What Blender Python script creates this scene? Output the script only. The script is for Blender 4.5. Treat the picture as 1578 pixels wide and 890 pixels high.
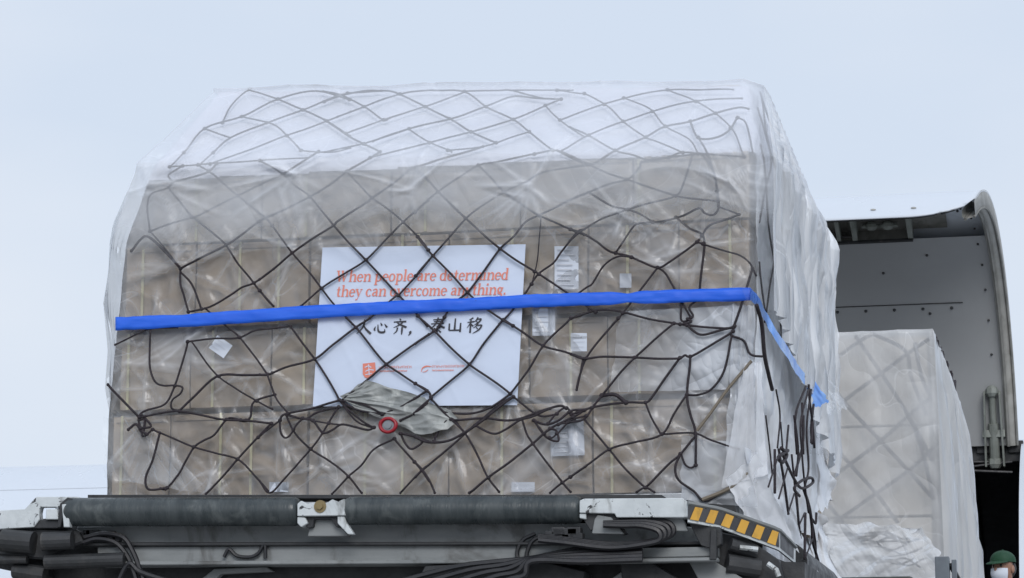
import bpy, bmesh, math, random
import numpy as np
from mathutils import Vector, Matrix, noise as mnoise
random.seed(7)
rng = np.random.RandomState(11)
D2R = math.radians
scene = bpy.context.scene
for o in list(bpy.data.objects): bpy.data.objects.remove(o)
COL = scene.collection

# ------------------------------------------------------------------ camera
FPX, PITCH, YAW, CZ, CD = 4300.0, D2R(10.5), D2R(12.5), 1.7, 13.0
cam_d = bpy.data.cameras.new('camera'); cam = bpy.data.objects.new('camera', cam_d); COL.objects.link(cam)
cam_d.sensor_width = 36.0; cam_d.lens = 36.0 * FPX / 1578.0
cam_d.clip_start = 0.1; cam_d.clip_end = 6000
FWD = Vector((-math.sin(YAW) * math.cos(PITCH), math.cos(YAW) * math.cos(PITCH), math.sin(PITCH)))
RGT = Vector((math.cos(YAW), math.sin(YAW), 0))
UPV = RGT.cross(FWD)
CAM = Vector((0, -CD, CZ))
m = Matrix((RGT, UPV, -FWD)).transposed().to_4x4(); m.translation = CAM
cam.matrix_world = m
scene.camera = cam

# ------------------------------------------------------------------ world (overcast) and sun
SUN_EL, SUN_AZ = D2R(32), D2R(160)          # azimuth clockwise from +Y: behind the camera and to the right
world = bpy.data.worlds.new('World'); scene.world = world; world.use_nodes = True
wn, wl = world.node_tree.nodes, world.node_tree.links
wn.clear()
w_out = wn.new('ShaderNodeOutputWorld'); w_bg = wn.new('ShaderNodeBackground'); w_bg.inputs[1].default_value = 0.1
w_sky = wn.new('ShaderNodeTexSky'); w_sky.sky_type = 'NISHITA'; w_sky.sun_disc = False
w_sky.sun_elevation = SUN_EL; w_sky.sun_rotation = SUN_AZ; w_sky.dust_density = 3
w_tc = wn.new('ShaderNodeTexCoord'); w_map = wn.new('ShaderNodeMapping'); w_map.inputs['Scale'].default_value = (1.2, 1.2, 3.2)
w_map.inputs['Rotation'].default_value = (0.3, 0.2, 0.5)
w_n = wn.new('ShaderNodeTexNoise'); w_n.inputs['Scale'].default_value = 3.0; w_n.inputs['Detail'].default_value = 4; w_n.inputs['Roughness'].default_value = 0.45
w_r = wn.new('ShaderNodeValToRGB')
w_r.color_ramp.elements[0].position = 0.36; w_r.color_ramp.elements[0].color = (6.85, 7.75, 9.1, 1)
w_r.color_ramp.elements[1].position = 0.66; w_r.color_ramp.elements[1].color = (7.75, 8.4, 9.4, 1)
w_mix = wn.new('ShaderNodeMixRGB'); w_mix.inputs[0].default_value = 0.93
wl.new(w_tc.outputs['Generated'], w_map.inputs[0]); wl.new(w_map.outputs[0], w_n.inputs['Vector'])
wl.new(w_n.outputs['Fac'], w_r.inputs[0]); wl.new(w_sky.outputs[0], w_mix.inputs[1]); wl.new(w_r.outputs[0], w_mix.inputs[2])
wl.new(w_mix.outputs[0], w_bg.inputs[0]); wl.new(w_bg.outputs[0], w_out.inputs[0])

sun_d = bpy.data.lights.new('sun', 'SUN'); sun = bpy.data.objects.new('sun', sun_d); COL.objects.link(sun)
sun_d.energy = 1.5; sun_d.angle = D2R(30); sun_d.color = (1.0, 0.975, 0.95)
sdir = Vector((math.sin(SUN_AZ) * math.cos(SUN_EL), math.cos(SUN_AZ) * math.cos(SUN_EL), math.sin(SUN_EL)))
sun.rotation_euler = (sdir).to_track_quat('Z', 'Y').to_euler()

vs = scene.view_settings
vs.view_transform = 'Standard'; vs.look = 'None'; vs.exposure = 0.0; vs.gamma = 1.0; vs.use_curve_mapping = False
scene.render.engine = 'CYCLES'
cy = scene.cycles
cy.max_bounces = 8; cy.diffuse_bounces = 4; cy.glossy_bounces = 3; cy.transmission_bounces = 6; cy.transparent_max_bounces = 32
cy.use_denoising = True; cy.caustics_reflective = False; cy.caustics_refractive = False

# ------------------------------------------------------------------ helpers
def at(px, py, Y):
    """point of the photograph's ray on the vertical plane y = Y"""
    d = FWD * FPX + RGT * (px - 789) - UPV * (py - 445)
    t = (Y - CAM.y) / d.y
    return CAM + d * t
def at_x(px, py, X):
    d = FWD * FPX + RGT * (px - 789) - UPV * (py - 445)
    t = (X - CAM.x) / d.x
    return CAM + d * t
def lerp(a, b, t): return a + (b - a) * t

def tag(o, label=None, cat=None, group=None, kind=None):
    if label: o['label'] = label
    if cat: o['category'] = cat
    if group: o['group'] = group
    if kind: o['kind'] = kind
    return o
def mesh_obj(name, verts, faces, mat, parent=None, smooth=False, mats=None, fmat=None):
    me = bpy.data.meshes.new(name); me.from_pydata([tuple(v) for v in verts], [], faces)
    for mm in (mats or [mat]): me.materials.append(mm)
    if fmat is not None: me.polygons.foreach_set('material_index', fmat)
    if smooth: me.polygons.foreach_set('use_smooth', [True] * len(me.polygons))
    me.update()
    o = bpy.data.objects.new(name, me); COL.objects.link(o)
    if parent: o.parent = parent; o.matrix_parent_inverse = parent.matrix_world.inverted() if False else Matrix.Translation(-parent.location)
    return o
def empty(name, loc, label, cat, group=None, kind=None):
    o = bpy.data.objects.new(name, None); COL.objects.link(o); o.location = loc; o.empty_display_size = 0.2
    return tag(o, label, cat, group, kind)

class MB:
    def __init__(s): s.v = []; s.f = []
    def add(s, vs, fs):
        b = len(s.v); s.v += [Vector(q) for q in vs]; s.f += [tuple(i + b for i in f) for f in fs]; return s
    def box(s, a, b, bev=0.0, M=None):
        bm = bmesh.new(); bmesh.ops.create_cube(bm, size=1)
        a = Vector(a); b = Vector(b); c = (a + b) / 2; d = b - a
        for q in bm.verts: q.co = Vector((q.co.x * d.x, q.co.y * d.y, q.co.z * d.z))
        if bev > 0: bmesh.ops.bevel(bm, geom=bm.edges[:], offset=min(bev, min(abs(d.x), abs(d.y), abs(d.z)) * .4), segments=2, affect='EDGES', profile=0.6)
        for q in bm.verts:
            q.co = q.co + c
            if M: q.co = M @ q.co
        bm.verts.ensure_lookup_table(); bm.verts.index_update()
        s.add([q.co.copy() for q in bm.verts], [[q.index for q in f.verts] for f in bm.faces]); bm.free(); return s
    def prism(s, pts, Y, depth, bev=0.004):
        """outline given in picture pixels on plane y=Y, extruded backwards by depth"""
        P = [at(x, y, Y) for x, y in pts]
        bm = bmesh.new(); vsf = [bm.verts.new(p) for p in P]; f = bm.faces.new(vsf)
        r = bmesh.ops.extrude_face_region(bm, geom=[f])
        for e in r['geom']:
            if isinstance(e, bmesh.types.BMVert): e.co.y += depth
        bmesh.ops.recalc_face_normals(bm, faces=bm.faces[:])
        if bev > 0: bmesh.ops.bevel(bm, geom=[e for e in bm.edges], offset=bev, segments=1, affect='EDGES')
        bmesh.ops.triangulate(bm, faces=[f for f in bm.faces if len(f.verts) > 4])
        bm.verts.ensure_lookup_table(); bm.verts.index_update()
        s.add([q.co.copy() for q in bm.verts], [[q.index for q in f.verts] for f in bm.faces]); bm.free(); return s
    def cyl(s, a, b, r, n=20, r2=None, cap=True):
        a = Vector(a); b = Vector(b); ax = (b - a).normalized(); r2 = r if r2 is None else r2
        u = ax.orthogonal().normalized(); w = ax.cross(u)
        vs_ = []
        for p, rr in ((a, r), (b, r2)):
            for i in range(n):
                t = 2 * math.pi * i / n; vs_.append(p + (u * math.cos(t) + w * math.sin(t)) * rr)
        fs = [(i, (i + 1) % n, n + (i + 1) % n, n + i) for i in range(n)]
        if cap: fs += [tuple(range(n))[::-1], tuple(range(n, 2 * n))]
        return s.add(vs_, fs)
    def tube(s, pts, r, n=6, taper=None):
        pts = [Vector(p) for p in pts]
        if len(pts) < 2: return s
        vs_ = []; fs = []
        up = Vector((0.13, -1, 0.2)).normalized(); L = len(pts)
        for i, p in enumerate(pts):
            t = (pts[min(i + 1, L - 1)] - pts[max(i - 1, 0)])
            t = t.normalized() if t.length > 1e-9 else Vector((1, 0, 0))
            u = t.cross(up)
            u = u.normalized() if u.length > 1e-4 else t.orthogonal().normalized()
            w = t.cross(u); rr = r if taper is None else r * taper(i / (L - 1))
            for k in range(n):
                a = 2 * math.pi * k / n; vs_.append(p + (u * math.cos(a) + w * math.sin(a)) * rr)
        for i in range(L - 1):
            for k in range(n):
                fs.append((i * n + k, i * n + (k + 1) % n, (i + 1) * n + (k + 1) % n, (i + 1) * n + k))
        fs += [tuple(range(n))[::-1], tuple(range((L - 1) * n, L * n))]
        return s.add(vs_, fs)
    def ball(s, c, r, n=8, sc=(1, 1, 1)):
        c = Vector(c); vs_ = []; fs = []; h = n // 2 + 1
        for j in range(h + 1):
            th = math.pi * j / h
            for i in range(n):
                ph = 2 * math.pi * i / n
                vs_.append(c + Vector((r * sc[0] * math.sin(th) * math.cos(ph), r * sc[1] * math.sin(th) * math.sin(ph), r * sc[2] * math.cos(th))))
        for j in range(h):
            for i in range(n): fs.append((j * n + i, (j + 1) * n + i, (j + 1) * n + (i + 1) % n, j * n + (i + 1) % n))
        return s.add(vs_, fs)
    def each(s, name, mat, parent=None, smooth=False):
        """every loose piece becomes an object of its own"""
        n = len(s.v); lab = list(range(n))
        def find(a):
            while lab[a] != a: lab[a] = lab[lab[a]]; a = lab[a]
            return a
        for f in s.f:
            r = find(f[0])
            for q in f[1:]: lab[find(q)] = r
        gr = {}
        for f in s.f: gr.setdefault(find(f[0]), []).append(f)
        for fs in gr.values():
            ids = sorted({q for f in fs for q in f}); mp = {q: i for i, q in enumerate(ids)}
            o = mesh_obj(name, [s.v[q] for q in ids], [tuple(mp[q] for q in f) for f in fs], mat, parent, smooth)
        return o
    def build(s, name, mat, parent=None, smooth=False):
        return mesh_obj(name, s.v, s.f, mat, parent, smooth)
def catmull(P, seg=5):
    P = [Vector(p) for p in P]
    if len(P) < 3: return [P[0].lerp(P[-1], i / 6) for i in range(7)]
    out = []
    Q = [P[0] * 2 - P[1]] + P + [P[-1] * 2 - P[-2]]
    for i in range(1, len(Q) - 2):
        p0, p1, p2, p3 = Q[i - 1:i + 3]
        for k in range(seg):
            t = k / seg
            out.append(0.5 * ((2 * p1) + (p2 - p0) * t + (2 * p0 - 5 * p1 + 4 * p2 - p3) * t * t + (3 * p1 - p0 - 3 * p2 + p3) * t ** 3))
    out.append(P[-1]); return out
def nz(x, y, z=0.0, sc=1.0): return mnoise.noise(Vector((x * sc, y * sc, z * sc)))   # about -1..1
def ridge(x, y, z=0.0, sc=1.0): return 1 - min(1, abs(nz(x, y, z, sc)) * 3.2)

# ------------------------------------------------------------------ materials
def mat_new(name):
    mt = bpy.data.materials.new(name); mt.use_nodes = True; nt = mt.node_tree; nt.nodes.clear()
    return mt, nt.nodes, nt.links
def _coords(n, l, scale=(1, 1, 1), rot=(0, 0, 0), loc=(0, 0, 0)):
    tc = n.new('ShaderNodeTexCoord'); mp = n.new('ShaderNodeMapping')
    mp.inputs['Scale'].default_value = scale; mp.inputs['Rotation'].default_value = rot; mp.inputs['Location'].default_value = loc
    l.new(tc.outputs['Object'], mp.inputs[0]); return mp.outputs[0]
def _coords2(n, l, scale, rot, loc):
    """turn first, stretch afterwards: long folds lying at an angle"""
    a = _coords(n, l, (1, 1, 1), rot); mp = n.new('ShaderNodeMapping')
    mp.inputs['Scale'].default_value = scale; mp.inputs['Location'].default_value = loc
    l.new(a, mp.inputs[0]); return mp.outputs[0]
def _noise(n, l, vec, scale, detail=3, rough=.5, dist=0.0):
    t = n.new('ShaderNodeTexNoise'); t.inputs['Scale'].default_value = scale; t.inputs['Detail'].default_value = detail
    t.inputs['Roughness'].default_value = rough; t.inputs['Distortion'].default_value = dist; l.new(vec, t.inputs['Vector']); return t.outputs['Fac']
def _math(n, l, op, a, b=0.0, c=None, clamp=False):
    t = n.new('ShaderNodeMath'); t.operation = op; t.use_clamp = clamp
    for i, q in enumerate((a, b, c)):
        if q is None: continue
        if isinstance(q, (int, float)): t.inputs[i].default_value = q
        else: l.new(q, t.inputs[i])
    return t.outputs[0]
def _range(n, l, v, a, b, c, d, smooth=True):
    t = n.new('ShaderNodeMapRange'); t.interpolation_type = 'SMOOTHSTEP' if smooth else 'LINEAR'
    for i, q in zip((1, 2, 3, 4), (a, b, c, d)): t.inputs[i].default_value = q
    l.new(v, t.inputs[0]); return t.outputs[0]
def _mixc(n, l, f, a, b):
    t = n.new('ShaderNodeMixRGB')
    for i, q in enumerate((f, a, b)):
        if isinstance(q, (int, float)): t.inputs[i].default_value = q
        elif isinstance(q, tuple): t.inputs[i].default_value = (*q[:3], 1)
        else: l.new(q, t.inputs[i])
    return t.outputs[0]
def _ridge(n, l, v, width):       # thin bright lines where the noise crosses its mean
    return _range(n, l, _math(n, l, 'ABSOLUTE', _math(n, l, 'SUBTRACT', v, 0.5)), 0.0, width, 1.0, 0.0)

def solid(name, c1, c2=None, rough=.6, metal=0, nsc=6, bump=.15, bsc=40, stretch=(1, 1, 1), dirt=None, dirt_amt=.5, dsc=5, chips=None, spec=.5):
    mt, n, l = mat_new(name)
    out = n.new('ShaderNodeOutputMaterial'); b = n.new('ShaderNodeBsdfPrincipled'); l.new(b.outputs[0], out.inputs[0])
    b.inputs['Metallic'].default_value = metal; b.inputs['Specular IOR Level'].default_value = spec
    c2 = c2 or tuple(x * .8 for x in c1)
    vec = _coords(n, l, stretch)
    f = _range(n, l, _noise(n, l, vec, nsc, 5, .6), .3, .7, 0, 1)
    col = _mixc(n, l, f, c1, c2)
    if dirt:
        g = _range(n, l, _noise(n, l, _coords(n, l, (1, 1, .6), loc=(3, 1, 2)), dsc, 6, .65, .6), .5, .68, 0, dirt_amt)
        col = _mixc(n, l, g, col, dirt)
    if chips:
        g = _range(n, l, _noise(n, l, _coords(n, l, loc=(7, 2, 5)), 16, 6, .7, .8), .59, .62, 0, 1)
        col = _mixc(n, l, g, col, chips)
    l.new(col, b.inputs['Base Color'])
    r = _range(n, l, _noise(n, l, vec, nsc * 2.3, 4), .3, .7, max(0.05, rough - .12), min(1, rough + .12)); l.new(r, b.inputs['Roughness'])
    if bump:
        bp = n.new('ShaderNodeBump'); bp.inputs['Strength'].default_value = bump; bp.inputs['Distance'].default_value = .01
        l.new(_noise(n, l, vec, bsc, 5, .6), bp.inputs['Height']); l.new(bp.outputs[0], b.inputs['Normal'])
    return mt

def film(name, base, amp, streak, col=(.80, .84, .90), fold=(1, 1, 1), crease=1.0, rot=0.0, bump=.6, trans=.35, rough=.32, sc=1.0, zfade=None, gloss=.6, cw=0.0):
    """clear polythene gone milky: partly transparent, whiter where it is creased and doubled"""
    mt, n, l = mat_new(name)
    out = n.new('ShaderNodeOutputMaterial')
    v0 = _coords(n, l, fold, (0, rot, 0))
    ang = 1.0 if fold[2] > .6 else .12
    v1 = _coords2(n, l, (.8 * sc * fold[0], 1 * sc * fold[1], 1.7 * sc * fold[2]), (0, D2R(33 * ang), 0), (2, 5, 1))
    v2 = _coords2(n, l, (.8 * sc * fold[0], 1 * sc * fold[1], 1.9 * sc * fold[2]), (0, D2R(-58 * ang), 0), (8, 1, 4))
    big = _noise(n, l, v0, 1.6, 3, .5, .4)
    c1 = _ridge(n, l, _noise(n, l, v1, 2.1, 1.0, .4, .4), .011)
    c2 = _ridge(n, l, _noise(n, l, v2, 3.0, 1.0, .4, .5), .010)
    c3 = _ridge(n, l, _noise(n, l, v0, 6.0, 1.0, .4, .5), .014)
    cr = _math(n, l, 'ADD', _math(n, l, 'MULTIPLY', c1, .6), _math(n, l, 'ADD', _math(n, l, 'MULTIPLY', c2, .55), _math(n, l, 'MULTIPLY', c3, .12)))
    gate = _range(n, l, _noise(n, l, v0, 2.3, 2), .42, .62, 0.05, 1)
    cr = _math(n, l, 'MULTIPLY', cr, gate)
    a = _math(n, l, 'ADD', _range(n, l, big, .3, .7, base - amp, base + amp), _math(n, l, 'MULTIPLY', cr, streak * crease))
    soft = _range(n, l, _noise(n, l, v1, 1.5, 1.5, .4, .3), .52, .72, 0, streak * .7)
    soft2 = _range(n, l, _noise(n, l, v2, 1.8, 1.5, .4, .3), .54, .72, 0, streak * .6)
    a = _math(n, l, 'ADD', a, _math(n, l, 'ADD', soft, soft2))
    if zfade:       # more turns of film higher up
        tc = n.new('ShaderNodeTexCoord'); sp_ = n.new('ShaderNodeSeparateXYZ'); l.new(tc.outputs['Object'], sp_.inputs[0])
        zz = _math(n, l, 'ADD', sp_.outputs[2], _math(n, l, 'MULTIPLY', _math(n, l, 'SUBTRACT', _noise(n, l, v1, 1.8, 3), .5), .35))
        a = _math(n, l, 'MULTIPLY', a, _range(n, l, zz, zfade[0], zfade[1], zfade[2], 1.0))
    at_ = n.new('ShaderNodeAttribute'); at_.attribute_name = 'crease'      # film stretched or doubled along a crease is whiter
    a = _math(n, l, 'ADD', a, _math(n, l, 'MULTIPLY', at_.outputs['Fac'], cw))
    a = _math(n, l, 'MINIMUM', _math(n, l, 'MAXIMUM', a, .03), .97)
    def fold_(v, sc_, d_): return _math(n, l, 'ABSOLUTE', _math(n, l, 'SUBTRACT', _noise(n, l, v, sc_, 1.0, .4, d_), .5))
    hgt = _math(n, l, 'ADD', _math(n, l, 'MULTIPLY', fold_(v1, 2.1, .4), 1.5), _math(n, l, 'MULTIPLY', fold_(v2, 3.0, .5), 1.1))
    hgt = _math(n, l, 'ADD', hgt, _math(n, l, 'ADD', _math(n, l, 'MULTIPLY', fold_(v0, 6.0, .5), .45), _math(n, l, 'MULTIPLY', fold_(v0, 15, .3), .08)))
    bp = n.new('ShaderNodeBump'); bp.inputs['Strength'].default_value = bump; bp.inputs['Distance'].default_value = .10; l.new(hgt, bp.inputs['Height'])
    df = n.new('ShaderNodeBsdfDiffuse'); df.inputs[0].default_value = (*col, 1); l.new(bp.outputs[0], df.inputs['Normal'])
    tr = n.new('ShaderNodeBsdfTranslucent'); tr.inputs[0].default_value = (*col, 1); l.new(bp.outputs[0], tr.inputs['Normal'])
    m1 = n.new('ShaderNodeMixShader'); m1.inputs[0].default_value = trans; l.new(df.outputs[0], m1.inputs[1]); l.new(tr.outputs[0], m1.inputs[2])
    tp = n.new('ShaderNodeBsdfTransparent')
    m2 = n.new('ShaderNodeMixShader'); l.new(a, m2.inputs[0]); l.new(tp.outputs[0], m2.inputs[1]); l.new(m1.outputs[0], m2.inputs[2])
    gl = n.new('ShaderNodeBsdfGlossy'); gl.inputs['Roughness'].default_value = rough; gl.inputs[0].default_value = (.95, .97, 1, 1); l.new(bp.outputs[0], gl.inputs['Normal'])
    fr = n.new('ShaderNodeFresnel'); fr.inputs['IOR'].default_value = 1.42; l.new(bp.outputs[0], fr.inputs['Normal'])
    m3 = n.new('ShaderNodeMixShader'); l.new(_math(n, l, 'MULTIPLY', fr.outputs[0], gloss), m3.inputs[0]); l.new(m2.outputs[0], m3.inputs[1]); l.new(gl.outputs[0], m3.inputs[2])
    l.new(m3.outputs[0], out.inputs[0]); return mt

M = {}
M['card'] = [solid('cardboard_%d' % i, c, tuple(x * .86 for x in c), .8, nsc=3, bump=.12, bsc=60, dirt=(.16, .12, .09), dirt_amt=.3)
             for i, c in enumerate([(.44, .36, .275), (.47, .39, .30), (.40, .33, .255), (.455, .37, .28)])]
M['paper'] = solid('white_paper', (.66, .71, .80), (.62, .67, .76), .7, bump=.06, bsc=20)
M['poster'] = solid('poster_paper', (.62, .70, .86), (.60, .675, .83), .55, nsc=1.5, bump=.10, bsc=5)
M['strap'] = solid('yellow_strap', (.66, .62, .40), (.60, .56, .34), .45, bump=.05)
M['ink_red'] = solid('orange_red_ink', (.78, .27, .20), (.74, .23, .17), .6, bump=0)
M['ink_dark'] = solid('black_ink', (.025, .025, .035), (.04, .04, .05), .6, bump=0)
M['ink_pale'] = solid('grey_print', (.50, .52, .57), (.55, .57, .62), .6, bump=0)
M['blue'] = solid('blue_tape', (.012, .115, .72), (.02, .14, .78), .4, nsc=5, bump=.25, bsc=9, stretch=(1, 1, 5))
M['blue_pale'] = solid('pale_blue_tape', (.13, .30, .78), (.25, .45, .85), .35, nsc=8, bump=.3, bsc=18)
M['rope'] = solid('net_cord', (.016, .013, .018), (.034, .025, .032), .75, nsc=30, bump=.5, bsc=160)
M['webbing'] = solid('brown_webbing', (.22, .19, .15), (.16, .135, .10), .8, bump=.4, bsc=90)
M['red'] = solid('red_plastic', (.38, .015, .03), (.28, .01, .02), .4, bump=.1)
M['metal'] = solid('worn_grey_metal', (.30, .31, .33), (.22, .23, .25), .4, metal=.6, bump=.1)
M['white_paint'] = solid('chipped_white_paint', (.62, .66, .68), (.52, .56, .58), .5, nsc=9, bump=.2, bsc=30, dirt=(.12, .12, .11), dirt_amt=.75, dsc=7, chips=(.03, .03, .035))
M['grey_paint'] = solid('dirty_grey_paint', (.27, .285, .29), (.20, .215, .22), .55, nsc=5, bump=.12, bsc=25, stretch=(.5, 1, 2), dirt=(.06, .055, .05), dirt_amt=.7, dsc=4)
M['rubber'] = solid('black_rubber', (.028, .037, .041), (.055, .066, .070), .33, nsc=9, bump=.25, bsc=40, stretch=(2, .4, .4), dirt=(.13, .145, .145), dirt_amt=.5, dsc=9)
M['dark'] = solid('dark_greasy_steel', (.022, .024, .028), (.04, .042, .045), .6, bump=.3, bsc=30)
M['dark2'] = solid('dark_steel', (.034, .036, .04), (.022, .024, .026), .5, bump=.3, bsc=25, dirt=(.12, .11, .1), dirt_amt=.4)
M['hose'] = solid('black_hose', (.012, .013, .016), (.02, .02, .024), .4, bump=.1)
M['yellow'] = solid('hazard_yellow', (.72, .40, .06), (.62, .34, .05), .5, bump=.05, dirt=(.1, .08, .05), dirt_amt=.5, dsc=10)
M['haz_black'] = solid('hazard_black', (.045, .045, .05), (.07, .07, .075), .5, bump=.05)
M['bolt'] = solid('brass_bolt', (.26, .20, .10), (.18, .14, .08), .4, metal=.5)
M['fuse'] = solid('aircraft_white_paint', (.62, .67, .74), (.61, .66, .73), .3, nsc=.6, bump=0)
M['flap_grey'] = solid('panel_sealant', (.50, .53, .57), (.46, .49, .53), .5, bump=0)
M['lining'] = solid('door_lining', (.35, .36, .37), (.33, .34, .35), .5, nsc=1.2, bump=.03, bsc=8)
M['rim'] = solid('door_rim', (.42, .42, .40), (.34, .34, .32), .45, bump=.05, dirt=(.2, .19, .16), dirt_amt=.5)
M['primer'] = solid('grey_green_primer', (.26, .28, .26), (.2, .22, .2), .5, bump=.1, dirt=(.08, .08, .07))
M['primer_dk'] = solid('door_recess_paint', (.25, .25, .235), (.18, .18, .17), .55, bump=.1, dirt=(.06, .06, .05))
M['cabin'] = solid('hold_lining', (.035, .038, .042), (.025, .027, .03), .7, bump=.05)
M['tarp'] = solid('crumpled_grey_sheet', (.34, .355, .35), (.21, .225, .225), .4, nsc=5, bump=.6, bsc=14, dirt=(.5, .52, .5), dirt_amt=.6, dsc=9)
M['alu'] = solid('pallet_aluminium', (.45, .46, .47), (.35, .36, .38), .35, metal=.8, bump=.1)
M['concrete'] = solid('apron_concrete', (.30, .295, .285), (.25, .245, .24), .85, nsc=.35, bump=.2, bsc=8, dirt=(.14, .14, .13), dirt_amt=.5, dsc=.2)
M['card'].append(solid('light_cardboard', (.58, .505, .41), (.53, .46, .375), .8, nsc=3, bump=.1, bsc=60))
M['card'].append(solid('pale_carton_board', (.68, .63, .56), (.62, .575, .51), .8, nsc=3, bump=.1, bsc=60))
M['film_in'] = film('clear_wrap', .16, .06, .28, cw=.30, bump=.25, col=(.86, .89, .95), sc=1.3, gloss=1.0, rough=.2)
M['film_slope'] = film('milky_wrap', .93, .04, .10, col=(.84, .87, .97), bump=.2, trans=.1)
M['film_side'] = film('side_wrap', .84, .10, .3, fold=(1, 1, .35), col=(.86, .89, .93), bump=.5, trans=.15)
M['hood_side'] = film('hood_side_wrap', .66, .16, .40, fold=(1.6, 1.6, .28), col=(.90, .93, .97), bump=.6, trans=.15)
M['film_clear'] = film('thin_clear_film', .06, .03, .25, col=(.85, .92, 1.0), gloss=.35)
M['film2'] = film('far_wrap', .54, .08, .20, col=(.91, .94, .98), fold=(1, 1, .65), bump=.3)
M['skin'] = solid('skin', (.34, .19, .13), (.30, .16, .11), .5, bump=.05)
M['green'] = solid('green_cap_cloth', (.013, .062, .030), (.010, .05, .026), .8, bump=.2, bsc=90)
M['coverall'] = solid('navy_workwear', (.03, .04, .07), (.02, .03, .05), .85, bump=.2)
M['hair'] = solid('black_hair', (.012, .01, .01), (.02, .018, .016), .5, bump=.3)

# ------------------------------------------------------------------ setting
g = mesh_obj('ground', [(-3000, -3000, 0), (3000, -3000, 0), (3000, 3000, 0), (-3000, 3000, 0)], [(0, 1, 2, 3)], M['concrete']); tag(g, kind='structure')

# ------------------------------------------------------------------ load dimensions (metres)
Z0 = at(789, 764, 0).z
Z1 = at(789, 615, 0).z
Z2 = at(789, 487, 0).z
Z3 = at(789, 352, 0).z
Z4 = at(789, 246, 0).z
YTOP = 0.62
Z5 = at(789, 137, YTOP).z
DEEP = 2.6
def xl(z):
    return float(np.interp(z, [Z0, Z1, Z2, Z3, Z4 - .02, Z5], [at(166, 760, 0).x, at(170, 612, 0).x, at(182, 490, 0).x, at(196, 370, 0).x, at(234, 262, 0).x, at(338, 135, YTOP).x]))
def xr(z):
    return float(np.interp(z, [Z0, Z1, Z2, Z3, Z4, Z5], [at(1158, 760, 0).x, at(1160, 612, 0).x, at(1158, 480, 0).x, at(1156, 345, 0).x, at(1160, 250, 0).x, at(1150, 140, YTOP).x]))
def tilt(x, z):
    return (x - at(660, 400, 0).x) / 3.1 * float(np.interp(z, [Z2, Z4, Z5], [0, .075, .13]))
def yf(z):
    return 0.0 if z < Z4 else float(np.interp(z, [Z4, Z5], [0.0, YTOP]))
def skin(px, py, off):
    Y = -off; py = max(py, 139.0 - (px - 789) * .004)
    for _ in range(8):
        p = at(px, py, Y); Y = yf(p.z + tilt(p.x, p.z)) - off
    return at(px, py, Y)
XR = xr(Z2)
M['hood'] = film('hood_wrap', .37, .05, .08, cw=.14, bump=.15, col=(.89, .93, 1.0), trans=.08, gloss=.35, zfade=(Z3 - .10, Z3 + .22, .02))

# ------------------------------------------------------------------ freighter behind
FY, FR = 17.0, 2.85                                  # fuselage hinge line
HZ = at(1540, 682, FY).z
HA = D2R(74)
FCY, FCZ = FY + FR * math.cos(HA), HZ - FR * math.sin(HA)
def fus(a, r=FR): return (FCY - r * math.cos(a), FCZ + r * math.sin(a))    # a measured up from the side facing the loader
X_OP1 = at(1575, 700, FY).x; X_OP0 = X_OP1 - 4.3
A_LO = D2R(-22)
air = empty('cargo_aircraft', (X_OP0, FCY, 0), 'white freighter aircraft with its upward opening main deck cargo door raised', 'aircraft')
def shell(r, x0, x1, angs, nx, name, mat, taper=True, skip=None):
    V = []; F = []; xs = np.linspace(x0, x1, nx)
    for x in xs:
        k = 1.0
        if taper:
            if x < -22: k = max(.05, math.sqrt(max(0, 1 - ((-22 - x) / 9.0) ** 2)))
            if x > 26: k = max(.12, 1 - ((x - 26) / 17.0) ** 1.5)
        for a in angs:
            y, z = FCY - r * k * math.cos(a), FCZ + r * k * math.sin(a) + (1 - k) * .6
            V.append((x, y, z))
    na = len(angs)
    for i in range(nx - 1):
        for j in range(na - 1):
            if skip and skip((xs[i] + xs[i + 1]) / 2, (angs[j] + angs[j + 1]) / 2): continue
            F.append((i * na + j, i * na + j + 1, (i + 1) * na + j + 1, (i + 1) * na + j))
    return mesh_obj(name, V, F, mat, air, True)
lo = [A_LO + (HA - A_LO) * i / 24 for i in range(25)]
hi = [HA + (2 * math.pi + A_LO - HA) * i / 60 for i in range(61)]
for nm, x0, x1, aa, nx in (('fuselage_skin', -31, X_OP0, lo + hi[1:], 60), ('fuselage_skin', X_OP1, 42, lo + hi[1:], 60), ('fuselage_skin', X_OP0, X_OP1, hi, 12)):
    shell(FR, x0, x1, aa, nx, nm, M['fuse'])
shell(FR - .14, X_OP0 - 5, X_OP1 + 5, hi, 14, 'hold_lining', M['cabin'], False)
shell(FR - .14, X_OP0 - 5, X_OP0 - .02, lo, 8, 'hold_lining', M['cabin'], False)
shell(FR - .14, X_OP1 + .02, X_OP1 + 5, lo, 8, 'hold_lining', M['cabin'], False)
mb = MB()
zfl = FCZ + FR * math.sin(A_LO) + .02
mb.box((X_OP0 - 5, FCY - FR * .9, zfl - .1), (X_OP1 + 5, FCY + FR * .88, zfl)); mb.build('hold_floor', M['dark2'], air)
for xx, q in ((X_OP0 - 5, 1), (X_OP1 + 5, 1)):
    V = [(xx, *fus(2 * math.pi * i / 40, FR - .14)) for i in range(40)]
    mesh_obj('bulkhead', V, [tuple(range(40))], M['cabin'], air)
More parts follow.
